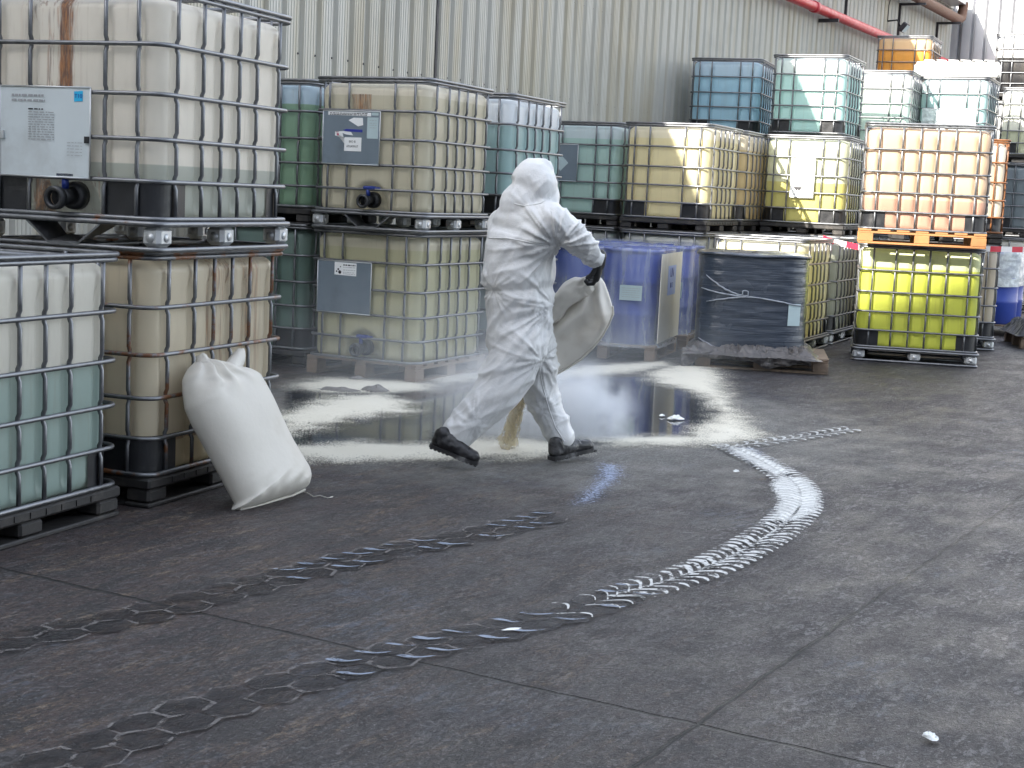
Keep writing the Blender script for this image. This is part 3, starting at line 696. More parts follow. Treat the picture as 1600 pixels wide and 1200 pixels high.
me, _, _ = hull_wrap(cs, .30, PZ-.01, PZ+.90, 'stretch_film', M['clearfilm'], flare=.02, wob=.012)
o = link('stretch_film', me, None, (*l2, 0), yaw2); tag(o, 'clear stretch film around the second load of blue drums', 'stretch film')
b = MB(); b.box(-.012, -.010, .08, .30, .52, .68); lb = link('drum_label', b.mesh('drum_label', M['palepaper']), None, (*l2, 0), yaw2); tag(lb, 'pale square label on the film of the second blue drum load', 'label')
# right edge blue drums
yaw3 = 1.15; l3 = (6.22, 19.15); drum_pallet(l3, yaw3, 1.2, 'pair of blue drums at the right edge', 'b', '')
R3 = Matrix.Translation((*l3, 0)) @ Matrix.Rotation(yaw3, 4, 'Z')
for c, n_ in zip(cs, nm): drum(R3 @ Vector((*c, PZ)), 'blue plastic drum at the right edge of the yard, %s one on its pallet' % n_, 'drumblue', 'blue drums on pallets')
me, _, _ = hull_wrap(cs, .30, .62, PZ+.93, 'stretch_film', M['sheetfilm'], wob=.014)
o = link('stretch_film', me, None, (*l3, 0), yaw3); tag(o, 'milky film over the upper half of the blue drums at the right edge', 'stretch film')
# the dark wrapped bundle
yawp = -.15; lp = (1.658, 13.966); p = link('wooden_pallet', PAL['wood'][0], None, (*lp, 0), yawp); tag(p, 'brown wooden pallet under the dark wrapped bundle, partly empty on its right', 'pallet')
Rp = Matrix.Translation((*lp, 0)) @ Matrix.Rotation(yawp, 4, 'Z')
ca = [(.235, .29), (.715, .29), (.235, .77), (.715, .77)]
def film_dark():
    t = NT('dark_stretch_film'); c = t.co(); z = t.sep(c)[2]
    n = t.noise(t.map(c, (1.0, 1.0, 26)), 2.6, 6, .65); n2 = t.noise(t.map(c, (1.6, 1.6, 70)), 2, 4); n3 = t.noise(c, 1.7, 4)
    h = t.math('ADD', n, t.math('MULTIPLY', n2, .5))
    s = t.ramp(n, .50, .72)
    col = t.mix(n3, (.020, .030, .050), (.045, .060, .085)); col = t.mix(t.math('MULTIPLY', s, .34), col, (.16, .18, .22))
    t.bsdf(col, t.ramp(n3, .3, .7, .16, .32), 0, t.bump(h, .38, .016), Specular_IOR_Level=.7, Coat_Weight=.4, Coat_Roughness=.2); return t.m
M['darkfilm'] = film_dark()
bd = empty('wrapped_bundle', (*lp, 0), yawp, label='dark bundle wrapped in grey-black stretch film, tied with a twisted rope of film', cat='wrapped bundle')
me, ring, cc = hull_wrap(ca, .262, PZ, 1.045, 'stretch_film', M['darkfilm'], n=200, wob=.005, zs=60, fz=26)
fm = link('stretch_film', me, bd)
m = MB(); rr = [(cc[0]+cos(t)*(r+.006), cc[1]+sin(t)*(r+.006), 1.035+.006*sin(5*t)) for t, r in ring[::2]]; m.tube(rr, .016, 8, True, 1.3); link('rim', m.mesh('rim', M['darkfilm']), bd)
# twisted rope of film and its tie
def onring(x, z, off=.012):
    th = math.atan2(-1, 0); best = min(((abs(cc[0]+cos(t)*r-x)+(0 if sin(t) < 0 else 9)), t, r) for t, r in ring); return (cc[0]+cos(best[1])*(best[2]+off), cc[1]+sin(best[1])*(best[2]+off), z)
M['filmgrey'] = simple('twisted_film', (.30, .33, .38), .3, 0, .3, 20)
for a, b_, c_ in (((.06, .84), (.30, .66), (.44, .675)), ((.08, .60), (.30, .655), (.46, .665)), ((.02, .72), (.28, .66), (.50, .66)), ((.44, .67), (.70, .645), (.93, .60)), ((.03, .26), (.2, .16), (.36, .15))):
    pts = []
    for k in range(15):
        t = k/14; x = (1-t)**2*a[0]+2*t*(1-t)*b_[0]+t*t*c_[0]; z = (1-t)**2*a[1]+2*t*(1-t)*b_[1]+t*t*c_[1]; pts.append(onring(x, z))
    m = MB(); m.tube(pts, [.004+.004*math.sin(pi*k/14) for k in range(15)], 6); link('film_rope', m.mesh('film_rope', M['filmgrey']), fm)
m = MB(); pts = [onring(.42+.03*cos(a), .69+.03*sin(a), .02) for a in np.linspace(-1.5, 3.6, 12)]; m.tube(pts, .006, 6); link('knot', m.mesh('knot', M['filmgrey']), fm)
m = MB(); q = [Vector(onring(x, z, .01)) for x, z in ((.80, .42), (.915, .42), (.915, .62), (.80, .62))]; m.poly(q, (0, -.002, 0)); me = m.mesh('white_label', M['palepaper']); recalc(me); link('white_label', me, fm)
# bunched film at its foot
def heap(name, x0, x1, y0, y1, hfun, mat, nx=110, ny=70, f=6., sharp=.05, base=0., parent=None):
    vs = []; m = MB()
    for j in range(ny+1):
        for i in range(nx+1):
            x = x0+(x1-x0)*i/nx; y = y0+(y1-y0)*j/ny; h = hfun(x, y)
            a = noise.noise(Vector((x*f, y*f, .3))); b = noise.noise(Vector((x*f*2.6+a*2, y*f*2.6, 2.1))); c = noise.noise(Vector((x*f*6, y*f*6+b*2, 5.1)))
            z = base+max(0, h)*(1+.3*a)+(sharp*(1-abs(b)*2.4)+sharp*.35*(1-abs(c)*2))*min(1, max(0, h)*14)
            vs.append((x+.02*b, y+.02*a, z))
    n = nx+1; fs = []
    for j in range(ny):
        for i in range(nx):
            cx_, cy_ = x0+(x1-x0)*(i+.5)/nx, y0+(y1-y0)*(j+.5)/ny
            if hfun(cx_, cy_) > 0: fs.append((j*n+i, j*n+i+1, (j+1)*n+i+1, (j+1)*n+i))
    m.add(vs, fs, True); me = m.mesh(name, mat); b = bmesh.new(); b.from_mesh(me); bmesh.ops.delete(b, geom=[v for v in b.verts if not v.link_faces], context='VERTS'); b.to_mesh(me); b.free()
    return link(name, me, parent)
def skirt_h(x, y):
    n = noise.noise(Vector((x*3, y*3, 9)))*.10
    dx = max(-.06-x, x-1.08-n, 0); dy = max(-.10-y+n*.9, y-1.05, 0)
    e = min(x+.10, 1.12+n-x, y+.14+n, 1.08-y); k = 1 if e > 0 else 0
    return (.055*min(1, e/.10) if k else 0)*(1 if x < .98 else max(.25, 1-(x-.98)*6))
M['bunched'] = film('bunched_film', (.10, .095, .095), .96, .3, (2, 2, 8), .6)
sk_ = heap('bunched_film', -.14, 1.22, -.22, 1.1, skirt_h, M['bunched'], 150, 130, 5.5, .05, PZ-.012, bd)
# drape over the pallet's front edge
m = MB(); vs = []; nx, nz = 160, 26
for j in range(nz+1):
    for i in range(nx+1):
        x = -.12+1.16*i/nx; dep = .05+.05*noise.noise(Vector((x*5, 0, 1)))+.055*math.exp(-((x-.68)/.14)**2)+(.14*max(0, 1-(x+.12)/.16))
        t = j/nz; z = PZ+.035-t*(dep+.04); y = -.035-.05*sin(t*pi*.8)-.035*noise.noise(Vector((x*9, z*14, 3)))-.018*noise.noise(Vector((x*26, z*30, 6)))
        vs.append((x, y, max(.012, z)))
m.add(vs, [(j*(nx+1)+i, j*(nx+1)+i+1, (j+1)*(nx+1)+i+1, (j+1)*(nx+1)+i) for j in range(nz) for i in range(nx)], True); link('film_drape', m.mesh('film_drape', M['bunched']), bd)
# pallet with dark sheeting at the right edge
pr = link('wooden_pallet', PAL['wood'][0], None, (5.80, 17.55, 0), -.12); tag(pr, 'dark wooden pallet with folded dark sheeting, cut by the right edge of the picture', 'pallet')
def sheet_h(x, y):
    e = min(x+.05, 1.25-x, y+.02, 1.0-y); return .11*min(1, e/.12) if e > 0 else 0
ds = heap('dark_sheeting', -.1, 1.3, -.1, 1.05, sheet_h, simple('dark_sheeting', (.02, .021, .025), .4, 0, .3), 70, 60, 4.5, .05, PZ); ds.location = (5.80, 17.55, 0); ds.rotation_euler = (0, 0, -.12); tag(ds, 'folded black sheeting lying on the pallet at the right edge', 'sheeting')
# barrier tape
def tape_mat():
    t = NT('barrier_tape'); c = t.co(); v = t.attr('along', 'GEOMETRY').outputs['Fac']
    f = t.math('FRACT', t.math('MULTIPLY', v, 3.2)); s = t.ramp(f, .48, .52)
    t.bsdf(t.mix(s, (.62, .02, .05), (.8, .78, .78)), .4); return t.m
def tape(name, pts, label):
    m = MB(); vs = []; n = len(pts)*8; L = []; P = []
    for i in range(len(pts)-1):
        for k in range(8): P.append(Vector(pts[i]).lerp(Vector(pts[i+1]), k/8))
    P.append(Vector(pts[-1])); a = 0
    for i, p in enumerate(P):
        if i: a += (p-P[i-1]).length
        tw = .5*noise.noise(Vector((a*2, 0, 1))); w = Vector((0, sin(tw)*.6, cos(tw)))*.03
        vs += [p-w, p+w]; L += [a, a]
    m.add(vs, [(2*i, 2*i+2, 2*i+3, 2*i+1) for i in range(len(P)-1)], True); me = m.mesh(name, M['tape'])
    at = me.attributes.new('along', 'FLOAT', 'POINT'); at.data.foreach_set('value', L)
    return tag(link(name, me), label, 'barrier tape')
M['tape'] = tape_mat()
tape('barrier_tape', [W(1286, 372, 16.9), W(1300, 377, 16.8), W(1345, 387, 16.55), W(1440, 389, 16.5), W(1545, 389, 16.5), W(1640, 391, 16.9)], 'red and white barrier tape stretched behind the fluorescent yellow tank')
kp = heap('tape_knot', -.045, .045, -.045, .045, lambda x, y: .035-(x*x+y*y)**.5*.8, M['tape'], 20, 20, 30, .02, 0); kp.location = W(1288, 374, 16.85)-Vector((0, 0, .02)); tag(kp, 'crumpled knot of red and white tape above the grey-green low tank', 'tape knot')
# ---------------------------------------------------------------- bags
def bag_mat(name, base, weave=260, dirt=.25):
    t = NT(name); c = t.co(); n = t.noise(c, 4, 5); f = t.noise(c, 38, 4)
    col = t.mix(n, tuple(x*.88 for x in base), base); col = t.mix(t.ramp(n, .52, .75, 0, dirt), col, (.42, .36, .27))
    w = t.n('TexWave', bands_direction='Z'); t.l(c, w.inputs[0]); w.inputs['Scale'].default_value = weave*.35; w.inputs['Distortion'].default_value = 1.5
    w2 = t.n('TexWave', bands_direction='X'); t.l(c, w2.inputs[0]); w2.inputs['Scale'].default_value = weave*.35; w2.inputs['Distortion'].default_value = 1.5
    h = t.math('ADD', t.math('MULTIPLY', t.math('ADD', w.outputs['Fac'], w2.outputs['Fac']), .15), f)
    p = t.bsdf(col, .55, 0, t.bump(h, .25, .006), out=False, Sheen_Weight=.15)
    tr = t.n('BsdfTranslucent'); t.l(col, tr.inputs[0]); mx = t.n('MixShader'); mx.inputs[0].default_value = .15
    t.l(p, mx.inputs[1]); t.l(tr.outputs[0], mx.inputs[2]); t.l(mx.outputs[0], t.out.inputs[0]); return t.m
def pillow_bag(outline, spine, proj_, normal, thick, name, mat, n=220, rings=34, fold=None, back=.6, ex=2.6):
    P = resample([tuple(p) for p in outline], n); s0, s1 = np.array(spine[0], float), np.array(spine[1], float); d = s1-s0; L2 = d@d
    P = (np.roll(P, 1, 0)+2*P+np.roll(P, -1, 0))/4
    m = MB(); vs = []; rows = 0
    for side in (1, -1):
        sc_ = np.linspace(1, .0, rings) if side == 1 else np.linspace(1, 0, rings)[1:]
        for s in sc_:
            for i in range(n):
                q = P[i]; t = min(1, max(0, ((q-s0)@d)/L2)); c = s0+t*d; u = c+(q-c)*s
                h = thick*(1-s**ex)**.5 if s < 1 else 0
                h *= side if side == 1 else -back
                p = proj_(u[0], u[1])
                if fold: h += fold(u[0], u[1], s)*(1-s**6)*(1 if side == 1 else -.5)
                vs.append(p+normal*h)
            rows += 1
    fs = []
    A = rings
    for r in range(A-1): fs += [(r*n+k, r*n+(k+1) % n, (r+1)*n+(k+1) % n, (r+1)*n+k) for k in range(n)]
    first = list(range(n))
    for r in range(rings-1):
        a = first if r == 0 else [(A+r-1)*n+k for k in range(n)]; b = [(A+r)*n+k for k in range(n)]
        fs += [(a[k], b[k], b[(k+1) % n], a[(k+1) % n]) for k in range(n)]
    m.add(vs, fs, True); me = m.mesh(name, mat); b = bmesh.new(); b.from_mesh(me); bmesh.ops.remove_doubles(b, verts=b.verts, dist=.0008); bmesh.ops.recalc_face_normals(b, faces=b.faces); b.to_mesh(me); b.free()
    for p in me.polygons: p.use_smooth = True
    return me
M['bagwhite'] = bag_mat('woven_white_bag', (.74, .71, .64)); M['bagcream'] = bag_mat('woven_cream_bag', (.78, .75, .68), dirt=.4)
b1, b2, b3 = G(366, 796), G(478, 768), W(335, 572, 7.22)
nrm = (b2-b1).cross(b3-b1).normalized(); nrm = nrm if nrm.y < 0 else -nrm
off = b1+nrm*.02
def bagproj(u, v): return onplane(u, v, off, nrm)
ol = [(365, 797), (372, 788), (361, 768), (345, 738), (325, 700), (306, 665), (294, 638), (289, 608), (289, 590), (296, 574), (308, 562), (326, 566), (345, 569), (362, 574), (380, 578), (397, 587), (409, 608), (420, 632), (432, 658), (446, 690), (462, 716), (474, 735), (478, 752), (474, 764), (455, 773), (430, 780), (400, 790), (378, 796)]
def bfold(u, v, s):
    k = max(0, 1-((u-312)**2+(v-575)**2)**.5/70); a = math.atan2(v-560, u-308)
    e = max(0, 1-abs(v-775+(u-420)*.2)/45)
    return .022*k*sin(a*13+2*noise.noise(Vector((u*.05, v*.05, 0))))+.006*e*sin(u*.25+sin(v*.1)*2)+.012*noise.noise(Vector((u*.016, v*.016, 2)))
bag = empty('powder_sack', b1, 0, label='full white woven sack leaning against the amber stained tank', cat='sack')
me = pillow_bag(ol, ((335, 620), (418, 745)), bagproj, nrm, .135, 'sack_body', M['bagwhite'], fold=bfold); me.transform(Matrix.Translation(-b1)); link('sack_body', me, bag)
m = MB(); rn = random.Random(2)
def ear(pix, r, name):
    vs = [bagproj(u, v)+nrm*d-b1 for u, v, d in pix]; m = MB(); m.tube(vs, r, 12, False, 1.0)
    m.v = [tuple(Vector(q)+Vector((noise.noise(Vector(q)*35), noise.noise(Vector(q)*35+Vector((5, 5, 5))), noise.noise(Vector(q)*35+Vector((9, 1, 2)))))*.014) for q in m.v]
    return link(name, m.mesh(name, M['bagwhite']), bag)
ear([(350, 592, .02), (360, 578, .0), (371, 562, .0), (377, 552, .0), (379, 546, 0)], [.045, .040, .034, .026, .008], 'gathered_ear')
ear([(318, 590, .04), (312, 575, .03), (310, 563, .02), (314, 556, .02)], [.05, .042, .03, .012], 'tied_neck')
m = MB(); m.tube([G(474, 768, .006)-b1, G(480, 770, .006)-b1, G(490, 776, .006)-b1, G(500, 774, .006)-b1, G(512, 778, .006)-b1, G(520, 776, .006)-b1], .0025, 5); link('string', m.mesh('string', M['bagwhite']), bag)
m = MB(); m.tube([bagproj(u, v+1)-b1+nrm*.01 for u, v in ((373, 797), (400, 791), (430, 781), (455, 774), (474, 765))], .006, 6); link('bottom_seam', m.mesh('bottom_seam', M['bagwhite']), bag)
# ---------------------------------------------------------------- the worker
def sphere_pts(c, r, n=10, sq=(1, 1, 1)):
    out = []
    for i in range(1, n):
        for k in range(2*n):
            a, t = pi*i/n, pi*k/n; out.append(Vector(c)+Vector((r*sq[0]*sin(a)*cos(t), r*sq[1]*sin(a)*sin(t), r*sq[2]*cos(a))))
    out += [Vector(c)+Vector((0, 0, r*sq[2])), Vector(c)-Vector((0, 0, r*sq[2]))]; return out
def fuse(name, parts, voxel, smooth, mat, disp=None):
    """hulls of (centre, radius[, squash]) groups -> one continuous surface"""
    b = bmesh.new()
    for grp in parts:
        pts = []
        for g in grp: pts += sphere_pts(g[0], g[1], 9, g[2] if len(g) > 2 else (1, 1, 1))
        vs = [b.verts.new(p) for p in pts]; r = bmesh.ops.convex_hull(b, input=vs)
        kill = [v for v in r['geom_interior'] if isinstance(v, bmesh.types.BMVert)]
        bmesh.ops.delete(b, geom=kill, context='VERTS')
    me = bpy.data.meshes.new(name); b.to_mesh(me); b.free(); o = bpy.data.objects.new(name, me); COL.objects.link(o)
    md = o.modifiers.new('r', 'REMESH'); md.mode = 'VOXEL'; md.voxel_size = voxel; md.adaptivity = 0
    if smooth: ms = o.modifiers.new('s', 'SMOOTH'); ms.iterations = smooth; ms.factor = .5
    dg = bpy.context.evaluated_depsgraph_get(); me2 = bpy.data.meshes.new_from_object(o.evaluated_get(dg)); bpy.data.objects.remove(o)
    me2.name = name; me2.materials.clear(); me2.materials.append(mat)
    if disp:
        N = len(me2.vertices); co = np.empty(N*3); me2.vertices.foreach_get('co', co); co = co.reshape(-1, 3)
        no = np.array([v.normal[:] for v in me2.vertices]); h = np.array([disp(Vector(p), Vector(q)) for p, q in zip(co, no)])
        co += no*h[:, None]; me2.vertices.foreach_set('co', co.ravel())
    for p in me2.polygons: p.use_smooth = True
    me2.update(); return me2
def suit_mat():
    t = NT('coverall_fabric'); c = t.co(); n = t.noise(c, 5, 5); f = t.noise(c, 26, 5, .6, .4)
    col = t.mix(n, (.62, .635, .65), (.70, .70, .685)); col = t.mix(t.ramp(t.noise(c, 2.5, 6), .55, .78, 0, .35), col, (.50, .46, .40))
    t.bsdf(col, .50, 0, t.bump(t.math('ADD', f, t.noise(c, 120, 2)), .16, .008), Specular_IOR_Level=.4); return t.m
M['suit'] = suit_mat()
M['glove'] = simple('black_glove', (.012, .012, .013), .5, 0, .3, 30, .4); M['boot'] = simple('black_boot_leather', (.014, .014, .016), .34, 0, .4, 20, .4, dirt=(.30, .30, .30, .35))
M['sole'] = simple('boot_sole', (.02, .02, .022), .6, 0, .3, 20, dirt=(.4, .4, .4, .5)); M['skin'] = simple('skin', (.45, .26, .18), .5, 0, .1, 12)
J = dict(head=W(838, 291, 8.47), headt=W(832, 280, 8.47), nape=W(826, 322, 8.48), chestU=W(820, 350, 8.50), shL=W(788, 352, 8.72), shR=W(862, 345, 8.34),
         chest=W(812, 392, 8.50), waist=W(809, 445, 8.50), hip=W(812, 492, 8.50), seat=W(806, 532, 8.46),
         hipR=W(812, 545, 8.42), kneeR=W(778, 610, 8.38), ankR=W(707, 688, 8.30), hipL=W(832, 548, 8.58), kneeL=W(846, 620, 8.66), ankL=W(877, 685, 8.62),
         elR=W(908, 378, 8.36), wrR=W(931, 404, 8.50), elL=W(806, 425, 8.92), wrL=W(846, 462, 8.86))
H = J['head']; fdir = Vector((.72, .69, 0)).normalized()
suit = [
 [(H, .118, (1.02, 1.02, 1.14)), (J['headt'], .112)], [(H+Vector((-.03, 0, -.05)), .118), (J['nape']+Vector((-.03, 0, 0)), .135)], [(H+Vector((-.005, 0, .03)), .10), (J['headt']+Vector((.045, .02, .035)), .075)], [(H+Vector((.04, .03, -.06)), .095), (J['nape']+Vector((.06, 0, -.01)), .11)], [(J['nape'], .13), (J['chestU']+Vector((0, 0, .02)), .15)],
 [(J['shL'], .095), (J['shR'], .10), (J['chestU'], .165)], [(J['shL'], .10), (J['shR'], .10), (J['chest'], .185)], [(J['chest'], .195), (J['waist'], .198)],
 [(J['waist'], .198), (J['waist']+Vector((-.035, 0, .02)), .17)], [(J['waist'], .195), (J['hip'], .185)], [(J['hip'], .185), (J['seat'], .165)],
 [(J['hip'], .17), (J['hipR'], .15)], [(J['hip'], .16), (J['hipL'], .14)], [(J['hipR'], .150), (J['kneeR'], .128)], [(J['kneeR'], .128), (J['ankR'], .082)],
 [(J['hipL'], .135), (J['kneeL'], .098)], [(J['kneeL'], .098), (J['ankL'], .080)],
 [(J['shR'], .10), (J['elR'], .072)], [(J['elR'], .074), (J['wrR'], .050)], [(J['shL'], .10), (J['elL'], .07)], [(J['elL'], .07), (J['wrL'], .05)]]
def seg_t(p, a, b):
    d = b-a; t = max(0, min(1, (p-a).dot(d)/d.length_squared)); return t, (p-a-d*t).length
def ridge(q, w=.9):
    n = noise.noise(q); return (1-abs(n)*2.2)
FD = [  # (a, b, radius of influence, fold direction, amplitude, frequency)
 ('hipR', 'kneeR', .2, Vector((.75, 0, .55)), .020, 15), ('kneeR', 'ankR', .16, Vector((.62, .1, .78)), .014, 17), ('hipL', 'kneeL', .17, Vector((.5, 0, -.8)), .016, 15), ('kneeL', 'ankL', .14, Vector((.85, 0, .35)), .014, 18),
 ('shR', 'elR', .13, Vector((.70, 0, -.65)), .012, 17), ('elR', 'wrR', .11, Vector((.75, 0, .6)), .014, 22), ('hip', 'seat', .25, Vector((.75, 0, .6)), .017, 13), ('waist', 'hip', .26, Vector((.6, 0, .72)), .013, 14), ('chest', 'waist', .26, Vector((.52, 0, .85)), .013, 13), ('chestU', 'chest', .3, Vector((.45, 0, .9)), .007, 10), ('head', 'nape', .2, Vector((.4, 0, .9)), .011, 15)]
FANS = [(W(868, 384, 8.30), .42, 8.0, .017), (W(862, 478, 8.38), .34, 7.0, .015), (W(846, 560, 8.44), .36, 7.0, .012), (W(742, 662, 8.25), .2, 6.0, .010), (W(905, 392, 8.35), .16, 6.0, .011), (W(768, 452, 8.4), .2, 6, .009), (W(846, 640, 8.6), .2, 6, .010)]
def suit_disp(p, n):
    tot = 0; acc = 0
    for a, b, R_, d, amp, fr in FD:
        t, dist = seg_t(p, J[a], J[b]); w = max(0, 1-dist/(R_*1.3))**2
        if w <= 0: continue
        d = d.normalized(); y = Vector((0, 1, 0)); c = d.cross(y).normalized(); wv = .12*noise.noise(p*3)
        q = Vector((p.dot(d)*fr*.18, p.dot(c)*fr*.60+wv*6, p.dot(y)*fr*.36)); r = ridge(q); r2 = ridge(q*2.1+Vector((7, 1, 2)))
        acc += w*amp*(1.25*max(0, r)**2+.32*max(0, r2)**2-.55); tot += w
    if tot <= 0: return 0
    h = acc/tot
    for c, R_, fr, amp in FANS:
        v = p-c; L = v.length
        if L < R_ and L > .01:
            a = math.atan2(v.z, v.x); k = (1-L/R_)*min(1, L/.09)
            r = ridge(Vector((cos(a)*fr*.55, sin(a)*fr*.55, L*2.2+fr))); r2 = ridge(Vector((cos(a)*fr*1.2+3, sin(a)*fr*1.2, L*3)))
            h += amp*k**.7*(1.4*max(0, r)**2+.35*max(0, r2)**2-.5)
    for a in ('ankR', 'ankL'):
        dd = (p-J[a]).length
        if dd < .13: h += .006*sin(math.atan2(p.y-J[a].y, p.x-J[a].x)*5)
    dz = abs(p.z-(J['waist'].z-.02+.10*(p.x-J['waist'].x)))
    if dz < .04 and p.z > .7 and (p-J['waist']).length < .3: h -= .014*(1-dz/.04)
    return h*min(1, max(.25, (p.z-.10)/.22))
suitme = fuse('coverall', suit, .0085, 5, M['suit'], suit_disp)
base = Vector((J['waist'].x, J['waist'].y, 0)); ib = Matrix.Translation(-base)
# the body under the suit: one continuous figure
body = [[(H+fdir*.01, .088, (.95, .95, 1.2))], [(H+fdir*.02+Vector((0, 0, -.06)), .062)], [(H, .05), (J['nape'], .055)], [(J['nape'], .055), (J['chestU'], .09)], [(J['shL'], .055), (J['shR'], .055), (J['chest'], .12)],
        [(J['chest'], .125), (J['waist'], .12)], [(J['waist'], .12), (J['seat'], .125)], [(J['hipR'], .085), (J['kneeR'], .055)], [(J['kneeR'], .055), (J['ankR'], .038)], [(J['hipL'], .085), (J['kneeL'], .052)], [(J['kneeL'], .052), (J['ankL'], .038)], [(J['seat'], .11), (J['hipR'], .09)], [(J['seat'], .11), (J['hipL'], .08)],
        [(J['shR'], .055), (J['elR'], .042)], [(J['elR'], .04), (J['wrR'], .028)], [(J['shL'], .055), (J['elL'], .042)], [(J['elL'], .04), (J['wrL'], .028)],
        [(H+fdir*.108+Vector((0, 0, -.01)), .012), (H+fdir*.098+Vector((0, 0, .025)), .009)]]
bme = fuse('person', body, .012, 2, M['skin']); bme.transform(ib)
person = link('person', bme, None, base); tag(person, 'person in a white hooded coverall walking and shaking powder out of a cream sack', 'person')
suitme.transform(ib); link('coverall', suitme, person)
# seams of the suit: yoke across the back, side seam on the front leg
def on_suit(pts, r, name, push=.004):
    from mathutils.bvhtree import BVHTree
    bv = BVHTree.FromPolygons([v.co for v in suitme.vertices], [p.vertices for p in suitme.polygons]); out = []
    for u, v in pts:
        o = Vector((0, 0, CH))-base; d = ray(u, v).normalized(); h = bv.ray_cast(o, d)
        if h[0]: out.append(h[0]+h[1]*push)
    m = MB(); m.tube(out, r, 6); return link(name, m.mesh(name, M['suit']), person)
def dense(pts, k=6):
    return [(a[0]+(b[0]-a[0])*i/k, a[1]+(b[1]-a[1])*i/k) for a, b in zip(pts, pts[1:]) for i in range(k)]+[pts[-1]]
on_suit(dense([(764, 372), (790, 372), (815, 376), (838, 381), (857, 384)]), .0035, 'back_seam', .001)
on_suit(dense([(843, 575), (848, 605), (858, 640), (868, 668), (882, 690)]), .0035, 'leg_seam', .001)
on_suit(dense([(862, 330), (866, 352), (868, 372)]), .003, 'sleeve_seam', .001)
on_suit(dense([(803, 318), (820, 322), (845, 318), (860, 308)]), .003, 'hood_seam', .001)
# boots
def boot(heel, toe, ank, up=.0):
    d = (toe-heel); L = d.length; d.normalize(); side = d.cross(Vector((0, 0, 1))).normalized(); n = side.cross(d).normalized()
    P = lambda a, h, s=0: heel+d*(a*L)+n*h+side*s
    parts = [[(P(.13, .045), .042), (P(.30, .05), .046), (P(.14, .085), .042)], [(P(.25, .06), .047), (P(.62, .045), .044)], [(P(.60, .042), .045), (P(.86, .036), .042, (1, 1, .85))], [(P(.16, .09), .044), (ank+Vector((0, 0, .02)), .048)], [(P(.33, .075), .042), (ank+Vector((0, 0, .0)), .046)]]
    me = fuse('boot', parts, .006, 3, M['boot'], lambda p, q: .0025*ridge(p*32)-.001)
    m = MB(); ring = []
    for a, w in ((-.02, .018), (.03, .035), (.15, .042), (.35, .037), (.55, .045), (.75, .049), (.92, .038), (1.0, .015)): ring.append((a, w))
    top = [P(a, .022, w) for a, w in ring]+[P(a, .022, -w) for a, w in reversed(ring)]; m.poly(top, n*-.020)
    sm = m.mesh('sole', M['sole']); recalc(sm); b = link('boot', me, person); me.transform(ib)
    m2 = MB()
    for a in [.02+.085*k for k in range(12)]:
        if .38 < a < .5: continue
        w = .036; q = [P(a, .004, -w), P(a+.05, .004, -w), P(a+.05, .004, w), P(a, .004, w)]; m2.poly(q, n*-.008)
    tm = m2.mesh('tread', M['sole']); sm.transform(ib); tm.transform(ib); s = link('sole', sm, b); recalc(tm); link('tread', tm, b)
hR = W(672, 698, 8.26); tR = W(745, 727, 8.22); hR = hR+Vector((0, 0, .0)); tR.z = max(tR.z, .022)
boot(hR, tR, J['ankR']+Vector((0, 0, -.02)))
hL = G(860, 719, .015); tL = W(926, 703, 8.72)
boot(hL, tL, J['ankL']+Vector((0, 0, -.02)))
# gloves: palm, four fingers and a thumb closed on the sack
def hand(wr, d, palm_n, name, curl=1.0, flip=1):
    d = d.normalized(); palm_n = (palm_n-d*palm_n.dot(d)).normalized(); s = d.cross(palm_n).normalized()*flip
    P = lambda a, b, c: wr+d*a+s*b+palm_n*c
    parts = [[(P(-.045, 0, 0), .036), (P(.01, 0, 0), .034)], [(P(.01, -.018, 0), .024), (P(.01, .018, 0), .024), (P(.085, -.032, 0), .019), (P(.085, .034, 0), .019)]]
    for b, L in ((-.033, .062), (-.011, .072), (.012, .068), (.033, .052)):
        k0 = P(.085, b, 0); k1 = P(.085+L*.48, b*1.05, .012*curl); k2 = P(.085+L*.60, b*1.05, .012+.030*curl); k3 = P(.085+L*.38, b*1.0, .03+.028*curl)
        parts += [[(k0, .0125), (k1, .011)], [(k1, .011), (k2, .0102)], [(k2, .0102), (k3, .0092)]]
    parts += [[(P(.02, -.026, .008), .016), (P(.055, -.052, .026), .0125)], [(P(.055, -.052, .026), .0125), (P(.082, -.042, .050), .0105)]]
    me = fuse(name, parts, .0038, 2, M['glove']); me.transform(ib); return link(name, me, person)
hand(W(936, 411, 8.52), W(932, 440, 8.56)-W(936, 411, 8.52), Vector((-.80, .25, -.2)), 'glove')
hand(J['wrL']+(J['wrL']-J['elL']).normalized()*.035, W(862, 480, 8.84)-J['wrL'], Vector((.2, -.5, -.8)), 'glove')
# the sack being emptied
yb = 8.74
def hproj(u, v): return W(u, v, yb-.0009*(u-850))
ho = [(846, 500), (852, 480), (866, 470), (884, 459), (903, 448), (920, 440), (938, 432), (945, 442), (951, 458), (956, 474), (958, 488), (952, 505), (942, 523), (927, 542), (908, 560), (888, 573), (868, 583), (852, 592), (838, 604), (822, 612), (806, 610), (800, 600), (806, 585), (815, 560), (826, 530)]
def hfold(u, v, s):
    a = math.atan2(v-430, u-935); r = math.hypot(u-935, v-430)
    return .022*sin(a*9+1+noise.noise(Vector((u*.02, v*.02, 0)))*2)*min(1, r/40)+.010*noise.noise(Vector((u*.03, v*.03, 4)))+.008*noise.noise(Vector((u*.08, v*.08, 1)))*max(0, 1-abs(u-945)/35)
hs = empty('emptied_sack', W(900, 520, yb), 0, label='half empty cream woven sack held out by the worker, powder running from its mouth', cat='sack')
hv = W(900, 520, yb); mh = Matrix.Translation(-hv)
